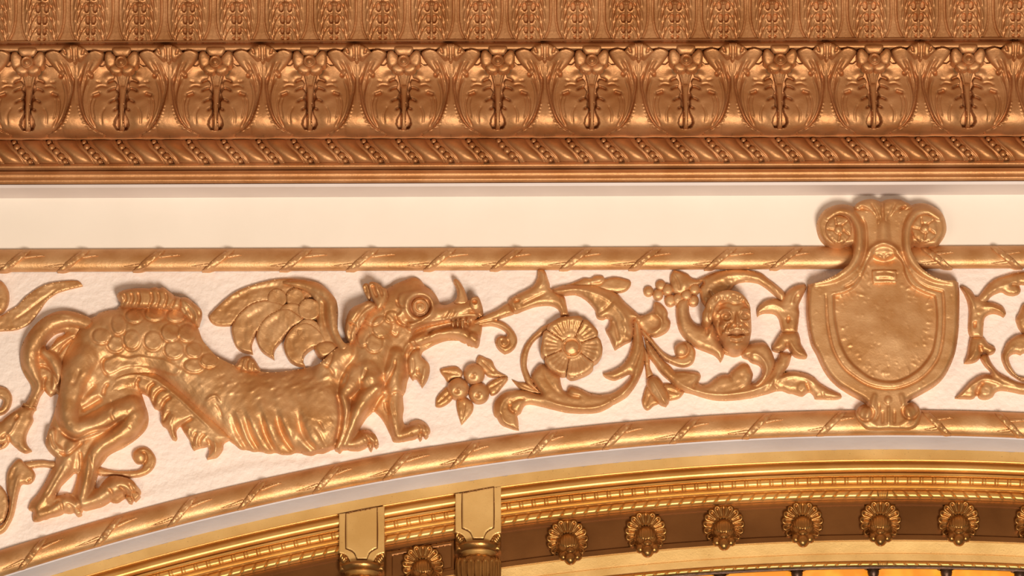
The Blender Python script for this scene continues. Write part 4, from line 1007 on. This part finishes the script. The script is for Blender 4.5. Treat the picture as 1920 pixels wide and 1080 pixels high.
relief('cornucopia', '1268,575 1268,593 1272,615 1283,633 1303,650 1320,657 1335,663 1345,670 1351,679! 1357,668 1358,655 1350,642 1345,628 1340,610 1332,605 1321,608 1310,610 1299,601 1293,587 1292,573 1290,560 1272,562', [('dome', 28, 17, 5), G('1328,580 1334,600 1336,618 1327,632', 3, 6), G('1340,632 1352,645 1356,658', 2.4, -5), G('1325,612 1326,628', 2.4, -5), ('n', .9, 14, 104)], sc2, GOLD, 2)
relief('arched_leaf', '1304,527 1322,518 1347,509 1380,505 1405,507 1427,513 1443,525 1460,538 1473,552 1468,566! 1465,565 1455,555 1440,542 1425,532 1410,528 1393,528 1378,533 1368,546 1355,558 1338,566 1323,574! 1315,563 1312,550 1312,540 1317,528', [('dome', 19, 13, 5), G('1318,528 1314,534 1308,534', 3, -8), G('1325,555 1335,530 1380,515 1425,522', 4, 2.5), G('1330,545 1338,560', 2.4, -4), G('1443,528 1458,545', 2, 2), ('n', 1.1, 12, 105)], sc2, GOLD, 2)
relief('trumpet', '1470,553 1483,540 1497,534 1510,533! 1512,540 1505,555 1498,572 1499,587 1497,607 1495,624! 1480,626 1466,624! 1464,613 1460,597 1452,588 1437,586 1427,588 1420,593! 1419,583 1425,572 1437,563 1453,560 1465,563', [('dome', 23, 13, 5), ('b', 1478, 599, 3.4, 7, .1, -9), G('1500,540 1488,556 1484,572', 3, 3), G('1430,576 1450,570 1470,580', 3, 3), G('1495,552 1490,568', 2.4, -4), ('n', .9, 12, 106)], sc2, GOLD, 2)
relief('bell', '1467,622 1460,630 1452,642 1447,653 1453,658 1463,659 1472,654! 1478,652 1486,664 1497,670 1510,671 1514,667 1508,655 1502,645 1500,633 1494,622', [('dome', 24, 14, 5), G('1476,642 1477,652', 3, -9), G('1480,638 1490,655 1502,665', 2.6, 3), ('n', .8, 12, 107)], sc2, GOLD, 2, 2)
relief('berry_leaf', '1257,532 1257,518 1263,506! 1270,508 1278,510 1290,515 1300,523 1318,525! 1312,533 1297,540 1285,552 1263,549', [('dome', 17, 12, 5), ('gb', 1282, 534, 10, 9, 0, 5), ('gb', 1274, 512, 6, 5, 0, 3), G('1262,512 1272,530 1275,545', 2, -3), ('n', .9, 10, 108)], sc2, GOLD, 1.9)
for cx, cy, r, dd in ((1216, 546, 9.6, 0), (1239, 535, 10, 0), (1234, 552, 10, 2), (1252, 543, 10.5, 4), (1257, 563, 11, 2), (1272, 561, 11, 5), (1287, 553, 10, 9), (1302, 542, 10.5, 6), (1300, 563, 10.5, 3)):
    relief('berry', [circ(cx, cy, r, r, 24)], [('dome', 14, r * .95, 4)], sc2, GOLD, 1.4, dd)

# ================================================================== the mask
mask = thing('face_mask', 'gilded mask of a moustached man smiling inside the scroll beside the shield', 'mask', 1370, 605)
fops = [('dome', 30, 24, 6), ('tube', '1375,560 1378,600 1380,640', [(32, 46), (34, 50), (26, 44)], 6),
  ('g', '1346,590 1352,582 1362,580 1372,585', 3.2, 7), ('g', '1388,584 1396,579 1405,582', 3.2, 7), ('g', '1350,571 1364,566 1378,570 1392,567', 2, -4),
  ('gb', 1362, 594, 10.5, 8, 0, -14), ('b', 1362.5, 594, 8, 5.4, 0, 10), ('gb', 1363, 594.5, 2.6, 2.4, 0, -4), ('gb', 1397, 593, 9.5, 7.5, 0, -14), ('b', 1397, 593, 7.5, 5.2, 0, 9.5), ('gb', 1396, 593.5, 2.4, 2.4, 0, -4),
  ('ring', 1362.5, 594, 9.8, 2.0, 7), ('ring', 1397, 593, 9.2, 1.9, 7),
  ('tube', '1381,585 1382,597 1383,605', [(5, 50), (6.5, 60), (9, 68)], 2), ('gb', 1375, 608, 4, 3.4, 0, 5), ('gb', 1391, 607, 4, 3.4, 0, 5), ('gb', 1378, 611, 2.2, 1.6, 0, -5), ('gb', 1387, 610, 2.2, 1.6, 0, -5),
  ('g', '1371,605 1364,611 1359,619', 2.2, -8), ('g', '1394,604 1401,610 1404,617', 2.2, -8),
  ('gb', 1369, 618, 10, 5, -.25, 13), ('gb', 1392, 617, 10, 5, .25, 13), ('gb', 1381, 614, 3, 3, 0, 2), ('g', '1373,613 1368,620', 1.3, -4), ('g', '1366,615 1361,622', 1.3, -4), ('g', '1389,613 1393,619', 1.3, -4), ('g', '1396,615 1400,620', 1.3, -4),
  ('g', '1356,623 1368,627 1382,629 1394,626 1402,622', 2.4, -16), ('g', '1368,633 1382,636 1394,632', 2.8, 8), ('g', '1368,638 1382,640 1393,637', 2, -4), ('gb', 1382, 646, 10, 6, 0, 8),
  ('gb', 1352, 612, 8, 7, 0, 8), ('gb', 1404, 610, 6, 7, 0, 6), ('g', '1350,600 1347,615 1352,632', 2, -4)]
relief('face', '1322,577 1326,566 1335,557 1350,548 1367,545 1387,550 1400,562 1406,573 1408,593 1409,617 1407,633 1402,647 1390,653 1378,655 1363,650 1352,638 1345,625 1338,610 1333,600 1326,606 1318,600 1317,588', fops + [('n', .5, 9, 120)], mask, GOLD, 1.35, 10, sink=12)
relief('moustache', '1355,625! 1361,616 1369,611 1378,612 1382,615 1387,611 1395,612 1402,617 1406,624! 1397,625 1389,622 1382,624 1374,623 1364,626', [('dome', 9, 5, 3)] + [('g', '%d,613 %d,624' % (x, x + (x - 1382) // 6), 1.2, -3.5) for x in (1361, 1366, 1371, 1376, 1388, 1393, 1398)] + [('n', .8, 6, 123)], mask, GOLD, 1.3, 50, sink=12)
relief('lower_lip', '1364,631 1372,629 1382,631 1392,629 1398,630 1393,636 1382,638 1371,636', [('dome', 6, 4, 2)], mask, GOLD, 1.3, 47, sink=10)
hl = [('dome', 12, 7, 4), ('n', 1.2, 8, 121)] + [('g', '%d,556 %d,565' % (x, x - 3), 1.8, -4) for x in (1345, 1355, 1365, 1376, 1388, 1397)]
relief('hair', '1322,578 1326,566 1335,556 1350,547 1367,544 1387,549 1400,561 1406,574 1400,572 1394,565 1384,566 1376,560 1364,565 1352,564 1342,574 1338,588 1334,600 1327,606 1318,600 1317,588', hl + [('b', 1376, 556, 5, 3.5, .3, -6), ('gb', 1328, 590, 6, 9, 0, 4), G('1333,575 1330,592 1331,602', 2, -5)], mask, GOLD, 1.6, 44, sink=44)
relief('chin_ruff', '1350,646 1358,653 1368,656 1380,658 1392,655 1399,650 1396,660 1386,665 1372,665 1358,661', [('dome', 14, 7, 5), ('n', .6, 10, 122)], mask, GOLD, 1.8, 2)

# ================================================================== right-hand scroll, cut by the picture edge
sc3 = thing('edge_scroll', 'gilded leafy scroll cut by the right picture edge, right of the shield', 'ornament', 1865, 630)
relief('trumpet', '1800,537! 1807,537 1814,540 1823,547 1829,557! 1836,557 1850,566 1856,567 1868,569 1880,575 1885,582 1886,589 1882,594! 1875,590 1863,587 1852,590 1846,598 1844,613 1843,634! 1822,634! 1816,622 1816,600 1817,585 1814,565 1808,550', [('dome', 22, 12, 5), ('b', 1828, 608, 3.4, 7, .1, -9), G('1808,542 1820,560 1828,580', 3, 3), G('1840,575 1862,576 1880,586', 3, 3), ('n', .9, 12, 131)], sc3, GOLD, 2)
relief('arched_leaf', '1829,562 1835,556 1843,545 1854,532 1867,523 1885,517 1902,512 1920,510 1964,509 1964,533 1920,533 1913,532! 1911,537! 1914,543 1912,549 1904,553 1893,553 1885,550 1880,547 1872,548 1860,554 1850,565 1838,572', [('dome', 19, 11, 5), G('1845,560 1870,540 1905,528', 4, 3), G('1911,537 1903,533 1895,534', 2.6, -7), ('n', .9, 12, 132)], sc3, GOLD, 2)
relief('bell', '1822,632 1817,643 1814,663 1808,680! 1818,680 1830,677 1838,670 1843,660! 1848,660 1853,664 1862,662 1867,657 1865,651 1853,644 1843,632', [('dome', 22, 13, 5), G('1838,647 1840,660', 3, -9), G('1832,640 1828,660 1816,677', 3, 3), ('n', .8, 12, 133)], sc3, GOLD, 2, 2)
relief('stem', '1838,668 1851,665 1860,682 1873,698 1890,708 1910,718 1964,724 1964,740 1920,738 1912,737 1893,733 1877,731 1867,735 1862,743 1850,748 1840,747 1834,743 1832,734! 1829,743 1823,747 1810,747 1791,746! 1807,730 1818,717 1832,707 1845,702 1857,703! 1858,696 1847,685', [('dome', 23, 13, 5), G('1840,672 1858,692 1880,710 1915,724', 3, 4), G('1800,742 1825,720 1850,710 1885,722', 3.6, 5), ('b', 1849, 732, 12, 14, 0, 4), G('1834,742 1835,728 1845,715', 2.6, -8), ('n', 1, 12, 134)], sc3, GOLD, 2)
relief('hooked_leaf', '1964,622 1910,628 1900,632 1888,642 1882,655 1878,667 1882,682 1890,695 1902,705 1917,713 1964,722 1964,712 1913,707 1902,697 1894,682 1892,670 1898,663 1906,661! 1914,664! 1922,660 1964,658', [('dome', 20, 10, 5), G('1905,645 1890,660 1888,680 1900,700', 3, 3), ('n', .8, 12, 135)], sc3, GOLD, 2, 2)
relief('round_fruit', '1964,566 1920,570 1911,586 1905,597 1907,607 1912,617 1922,626 1964,630', [('dome', 24, 20, 5), ('n', 1.5, 12, 136)], sc3, GOLD, 2)

# ================================================================== shield cartouche
car = thing('shield_cartouche', 'large gilded shield cartouche with scrolled head, hung over both ribbon staffs', 'shield', 1655, 600)
FRAME = ('1516,533 1542,527 1567,515 1587,500 1594,492 1600,477 1601,458! 1592,460 1572,462 1555,460 1540,447 1533,430 1533,413 1545,395 1562,386 1580,383 1597,386 1604,389! 1630,388 1655,390 1680,388 1704,387! 1717,382 1733,381 1750,387 1765,398 1773,415 1774,435 1764,452 1757,460 1740,462 1722,459 1708,455! 1708,467 1715,483 1728,502 1750,518 1770,525 1790,526 1797,530! '
         '1799,550 1799,583 1797,625 1790,665 1775,698 1757,718 1733,733 1708,747 1697,757! 1707,755 1718,759 1727,770 1728,783 1722,798 1710,806 1692,808 1667,807 1642,808 1623,805 1610,793 1603,778 1608,765 1620,758 1631,760! 1617,748 1593,735 1567,717 1547,693 1532,662 1521,640 1514,600 1513,567 1515,536!')
FIELD = '1560,556 1563,600 1572,642 1588,675 1608,695 1633,712 1667,719 1694,714 1725,695 1747,668 1756,640 1760,600 1758,567 1755,553! 1733,545 1712,533 1700,513 1697,497 1690,484 1680,476 1657,472 1637,476 1625,490 1618,507 1603,533 1583,545 1567,549 1560,552!'
RIM = '1548,553 1551,600 1560,648 1578,684 1602,706 1632,723 1667,729 1700,723 1732,705 1756,676 1766,644 1770,600 1769,560 1767,546! 1738,538 1720,526 1707,508'
cops = [('dome', 40, 9, 14), ('plate', FIELD, -13, 5), ('gb', 1657, 625, 70, 70, 0, 6), G(RIM, 2.0, -7), G('1549,553 1552,600', 1.4, -3), G('1604,534 1584,547 1560,551', 2.2, 4),
  # scroll bands of the head
  G('1707,508 1697,488 1694,465 1692,440 1694,420 1700,405', 2.2, -6), G('1608,508 1618,488 1624,465 1624,440 1622,420 1614,405', 2.2, -6), G('1615,513 1600,530 1580,540', 2.2, -6),
  ('tube', '1530,531 1565,521 1592,503 1607,480 1612,455 1610,425 1596,402 1573,396 1552,408', [(13, 44), (14, 48), (15, 52), (15, 54), (15, 56), (15, 56), (14, 54), (13, 50), (12, 46)], 4),
  ('tube', '1785,529 1752,521 1724,503 1707,480 1701,455 1703,425 1716,402 1738,396 1760,408', [(13, 44), (14, 48), (15, 52), (15, 54), (15, 56), (15, 56), (14, 54), (13, 50), (12, 46)], 4),
  # throat
  ('tube', '1657,420 1657,445 1657,470 1657,500', [(21, 46), (24, 47), (27, 42), (27, 20)], 5), G('1627,482 1636,465 1657,456 1678,465 1688,482', 4.2, 8), G('1637,479 1650,481 1657,486 1666,480 1678,478', 3.2, 6), ('gb', 1657, 489, 20, 7, 0, -7),
  # foot with two small volutes
  ('tube', '1640,742 1634,765 1627,785 1640,796', [(12, 44), (12, 46), (16, 46), (12, 42)], 4), ('tube', '1690,742 1697,765 1704,785 1690,796', [(12, 44), (12, 46), (16, 46), (12, 42)], 4),
  ('ring', 1623, 774, 14, 2.4, -8), ('ring', 1707, 771, 14, 2.4, -8), ('gb', 1623, 774, 8, 8, 0, 5), ('gb', 1707, 771, 8, 8, 0, 5), G('1648,757 1648,775 1640,790', 2, -5), G('1666,760 1666,780 1666,797', 1.8, 6), G('1655,770 1655,795', 2.2, -5), G('1677,770 1677,795', 2.2, -5), ('b', 1665, 750, 7, 8, 0, 6),
  ('n', .5, 22, 201)]
rr = random.Random(8)
fo = spl(FIELD, True, 4); fc = np.array([1658.0, 610.0])
for k in range(110):                                   # lumpy old paint round the edge of the field
    e_ = fo[rr.randrange(len(fo))]; w_ = rr.uniform(.74, .93); pt = fc + (e_ - fc) * w_
    t = math.atan2(*(e_ - fc)[::-1])
    cops.append(('gb', pt[0], pt[1], rr.uniform(2.0, 4.5), rr.uniform(1.4, 2.4), t + rr.uniform(-.5, .5), rr.uniform(.6, 1.8)))
relief('body', FRAME, cops, car, GOLD, 1.9, 2)
for cx, cy, sd in ((1573, 430, 1), (1734, 428, -1)):
    v = relief('volute', [circ(cx, cy, 24.5, 26, 40)], [('dome', 12, 8, 5), ('gb', cx - 2 * sd, cy - 1, 7, 7, 0, 4), ('ring', cx, cy, 9, 1.6, -3)] + [('g', [(cx + 8 * math.cos(t), cy + 8 * math.sin(t)), (cx + 23 * math.cos(t + .3), cy + 23 * math.sin(t + .3))], 1.7, -5) for t in (0.2, 1.3, 2.9, 4.1, 5.2)] + [('n', 1, 9, 203 + sd)], car, GOLD, 1.6, 40, sink=30)
pal = relief('palmette', '1601,391 1607,381 1620,375 1635,373 1646,376! 1652,378 1662,374 1675,373 1688,374! 1705,382 1712,390 1698,398 1685,412 1675,424 1657,428 1640,424 1630,412 1616,399', [('dome', 34, 12, 10), G('1655,380 1655,400 1657,420', 2.6, -6), ('gb', 1653, 381, 5, 5, 0, -8), G('1612,386 1630,396 1642,415', 2.6, -6), G('1701,386 1684,396 1672,415', 2.6, -6), G('1632,378 1642,395 1650,415', 2, -4), G('1680,378 1672,395 1664,415', 2, -4), ('gb', 1632, 411, 9, 7, .6, -26), ('gb', 1680, 411, 9, 7, -.6, -26), ('gb', 1616, 391, 6, 3, .4, -8), ('gb', 1693, 390, 6, 3, -.4, -8), ('n', 1.3, 11, 205)], car, GOLD, 1.8, 12)
relief('plaque', '1635,507! 1658,506 1681,507! 1682,520 1681,530! 1658,531 1637,532! 1635,520', [('dome', 7, 4, 2), G('1640,512 1660,510 1678,513', 1.6, -2.5), G('1640,518 1660,517 1678,519', 1.6, 2), G('1640,525 1660,523 1678,526', 1.8, -3), ('n', .8, 9, 206)], car, GOLD, 1.6, 30, sink=10)

# ================================================================== pilasters of the brass arch
def pilaster(x0, x1, yl, yr, yb, label, dx, dy):
    t = thing('arch_pilaster', label, 'pilaster', (x0 + x1) / 2, (yl + yb) / 2, -60, 'pilasters of the brass arch')
    xm = (x0 + x1) / 2
    plate = '%g,%g! %g,%g! %g,%g! %g,%g %g,%g %g,%g! %g,%g! %g,%g %g,%g %g,%g!' % (x0, yl, x1, yr, x1, yb - 21, x1 - 12, yb - 17, x1 - 19, yb - 8, x1 - 22, yb + 2, x0 + 22, yb + 2, x0 + 19, yb - 8, x0 + 12, yb - 17, x0, yb - 21)
    relief('plate', plate, [('dome', 4, 1.5, 2.5)], t, BRASSFLAT, 1.6, -48, sink=40)
    pan = '%g,%g! %g,%g! %g,%g! %g,%g %g,%g! %g,%g! %g,%g %g,%g!' % (x0 + 13, yl - 1 + dy, x1 - 14, yr + 2 + dy, x1 - 14, yb - 30, x1 - 27, yb - 22, x1 - 33, yb - 9, x0 + 33, yb - 9, x0 + 27, yb - 22, x0 + 13, yb - 29)
    relief('panel', pan, [('dome', 2.2, 1.4, 0.4)], t, BRASSFLAT, 1.6, -44.5, sink=1)
    lp = spl(pan, True, 2)
    # sunk line round the panel
    c_ = lp.mean(0); out = c_ + (lp - c_) * (1 + 2.2 / np.maximum(np.hypot(*(lp - c_).T), 1))[:, None]
    relief('panel_line', [out, lp], [('dome', .5, 1, .4)], t, BROWN, 1.2, -44.2, sink=1)
    for sd in (-1, 1):
        sx = x0 - 2 if sd < 0 else x1 + 2; sy = yb + 2
        pts = []
        an_ = np.linspace(-math.pi / 2, 0, 24)
        arc = [(sx - sd * (24 + 1.2 * math.sin(q * 14)) * math.cos(q), sy + (24 + 1.2 * math.sin(q * 14)) * math.sin(q)) for q in an_]
        lp = np.array(arc + [(sx - sd * 24, sy + 12), (sx, sy + 12)])
        lp[:, 0] = np.clip(lp[:, 0], x0, x1)
        so = [('dome', 14, 9, 4)]
        for q in np.linspace(-1.5, -.1, 6):
            so.append(('g', [(sx - sd * 4 * math.cos(q), sy + 4 * math.sin(q)), (sx - sd * 22 * math.cos(q), sy + 22 * math.sin(q))], 1.6, -5))
        relief('shell', [lp], so, t, BOSSM, 1.4, -58, sink=20)
    ax = (xm, yb + 4, -62)
    lathe('capital_ring', ax[0], yb + 4, -66, [(-3, 20), (0, 36), (2, 40), (6, 42), (10, 41), (13, 37), (15, 33)], t, BOSSM)
    lathe('capital_neck', ax[0], yb + 4, -66, [(13, 34), (16, 30), (22, 29), (30, 32)], t, BRASS)
    lathe('capital_bowl', ax[0], yb + 4, -66, [(22, 26), (27, 36), (33, 40), (42, 41), (56, 36), (70, 24)], t, BOSSM, 72, lambda a_, z: 0.035 * np.cos(a_ * 12))
    for k in range(9):                                  # acanthus leaves lapping the bowl
        a_ = math.pi + math.pi * (k + .5) / 9
        cx_ = xm + 40 * math.cos(a_)
        if x0 - 6 < cx_ < x1 + 6:
            dd = -66 - 40 * math.sin(a_)
            w_ = 2.6 + 5.5 * abs(math.sin(a_))
            top = yb + 4 + 22 - 0.34 * 40 * (1 - abs(math.sin(a_))) * 0
            relief('leaf', [spl([(cx_, top, True), (cx_ + w_, top + 10), (cx_ + w_ * .9, top + 34), (cx_ + w_ * .4, top + 44), (cx_ - w_ * .4, top + 44), (cx_ - w_ * .9, top + 34), (cx_ - w_, top + 10)], True, 2)],
                   [('dome', 5, 4, 2), ('g', [(cx_, top + 3), (cx_, top + 40)], 1.2, -2)], t, BOSSM, 1.4, dd, sink=8)
    return t
pilaster(636, 721, 964, 949, 1057, 'flat brass pilaster with inset panel, the lower left one of two on the arch', 0, 0)
pilaster(854, 939.5, 926, 912, 1019, 'flat brass pilaster with inset panel, the higher right one of two on the arch', 0, 0)

# ================================================================== lion bosses
def boss(cx, cy, label, tilt=0.0):
    t = thing('lion_boss', label, 'boss', cx, cy, -72, 'lion bosses on the brown frieze')
    relief('shell', [circ(cx, cy, 35, 33, 40)], [('dome', 9, 10, 4)], t, BOSSM, 2.0, -73)
    for k in range(13):                                 # ring of shell petals, open at the bottom
        a_ = -math.pi / 2 + (k - 6) * 0.375
        p0 = np.array([cx + 12 * math.cos(a_), cy + 12 * math.sin(a_)]); e = np.array([math.cos(a_), math.sin(a_)]); n_ = np.array([-e[1], e[0]])
        L = 26.5; w_ = 7.6 if k != 6 else 10
        pts = [p0 - n_ * 2.6, p0 + e * L * .55 - n_ * w_ * .8, p0 + e * L * .86 - n_ * w_, p0 + e * (L + (1 if k != 6 else -2)) - n_ * w_ * .35, p0 + e * (L + (1 if k != 6 else -2)) + n_ * w_ * .35, p0 + e * L * .86 + n_ * w_, p0 + e * L * .55 + n_ * w_ * .8, p0 + n_ * 2.6]
        q1 = p0 + e * 3; q2 = p0 + e * L * .95
        relief('petal', [spl([tuple(p) for p in pts], True, 1.6)], [('dome', 10, 4.5, 4), ('g', [tuple(q1), tuple(q2)], 2.0, -5), ('gb', q2[0], q2[1], 4, 4, 0, 3)], t, BOSSM, 1.3, -70 + 1.0 * (k % 2), sink=6)
    tx = tilt * 6
    # the head looks down and forward
    hd = relief('head', [circ(cx + tx * .3, cy + 13, 23, 25, 40)], [('dome', 34, 23, 4)] + [('g', [(cx + s * (4 + 4.5 * j), cy - 8 + j * 2), (cx + s * (5 + 4.8 * j), cy + 4), (cx + s * (3 + 3.4 * j), cy + 16)], 1.2, -2.2) for j in range(4) for s in (-1, 1)]
           + [('g', [(cx, cy - 10), (cx, cy + 12)], 1.3, -2.5), ('g', [(cx - 15, cy + 10), (cx, cy + 15), (cx + 15, cy + 10)], 1.5, -3), ('g', [(cx - 17, cy + 16), (cx - 6, cy + 22), (cx, cy + 20), (cx + 6, cy + 22), (cx + 17, cy + 16)], 1.7, 2.5)], t, BOSSM, 1.4, -66, sink=8)
    jaw = ell('jaw', cx + tx, cy + 29, -42, 19, 15, 20, t, BOSSM)
    ell('cheek', cx - 13 + tx, cy + 31, -34, 9.5, 9.5, 14, jaw, BOSSM, 16, 10); ell('cheek', cx + 13 + tx, cy + 31, -34, 9.5, 9.5, 14, jaw, BOSSM, 16, 10)
    ell('brow', cx + tx, cy + 21, -32, 9.5, 7, 10, jaw, BOSSM, 16, 10)
    ell('nose', cx + tx, cy + 35.5, -24, 12, 12.5, 23, t, BOSSM, 20, 12, lambda th, ph: 1 - 0.18 * np.clip(np.cos(ph), 0, 1) ** 2 + 0 * th)
    return t
BL = ['lion boss with shell ruff, the leftmost, between the two brass pilasters', 'lion boss with shell ruff, first one right of the pilasters', 'lion boss with shell ruff, second one right of the pilasters', 'lion boss with shell ruff, third one right of the pilasters', 'lion boss with shell ruff, fourth one right of the pilasters',
      'lion boss with shell ruff, straight below the shield at the arch crown', 'lion boss with shell ruff, next one right of the arch crown', 'lion boss with shell ruff, half cut by the right picture edge']
for (x, y, tl), lb_ in zip(((793, 1060, .3), (1064, 1012, .9), (1211, 998, .5), (1357, 985, 0.1), (1505, 979, 0.1), (1651, 977, 0), (1798, 977, 0), (1942, 979, 0)), BL):
    boss(x, y, lb_, tl)
# raised frame lines of the coffer between the pilasters
o = relief('trim_16', ['722,1034! 853,1012! 853,1072! 722,1094!', '736,1042! 846,1022! 846,1064! 736,1083!'], [('dome', 3, 2, 1)], None, BROWN, 2, -72)
o['kind'] = 'structure'; tag(o, 'raised bronze frame round the coffer between the two pilasters')

# ================================================================== drops hanging before the amber glass
DL = ['dark bronze drop before the amber glass, the leftmost in view', 'dark bronze drop before the amber glass, under the fourth boss right of the pilasters', 'dark bronze drop before the amber glass, nearest the arch crown', 'dark bronze drop before the amber glass, between the crown and the right edge', 'dark bronze drop before the amber glass, cut by the right picture edge']
for x, lb_ in zip((1350, 1494, 1637, 1774, 1912), DL):
    xa_, ya_ = arch(sarc(x, 1066), 1066, 0)
    t = thing('bronze_drop', lb_, 'drop', float(xa_), float(ya_), -120, 'bronze drops before the amber glass')
    lathe('cap', float(xa_), float(ya_) - 2, -120, [(-4, 8), (-2, 17), (2, 17), (4, 12)], t, DARK, 24)
    lathe('bulb', float(xa_), float(ya_) - 2, -120, [(3, 9.5), (8, 11), (14, 10), (20, 6.5), (27, 1)], t, DARK, 24)
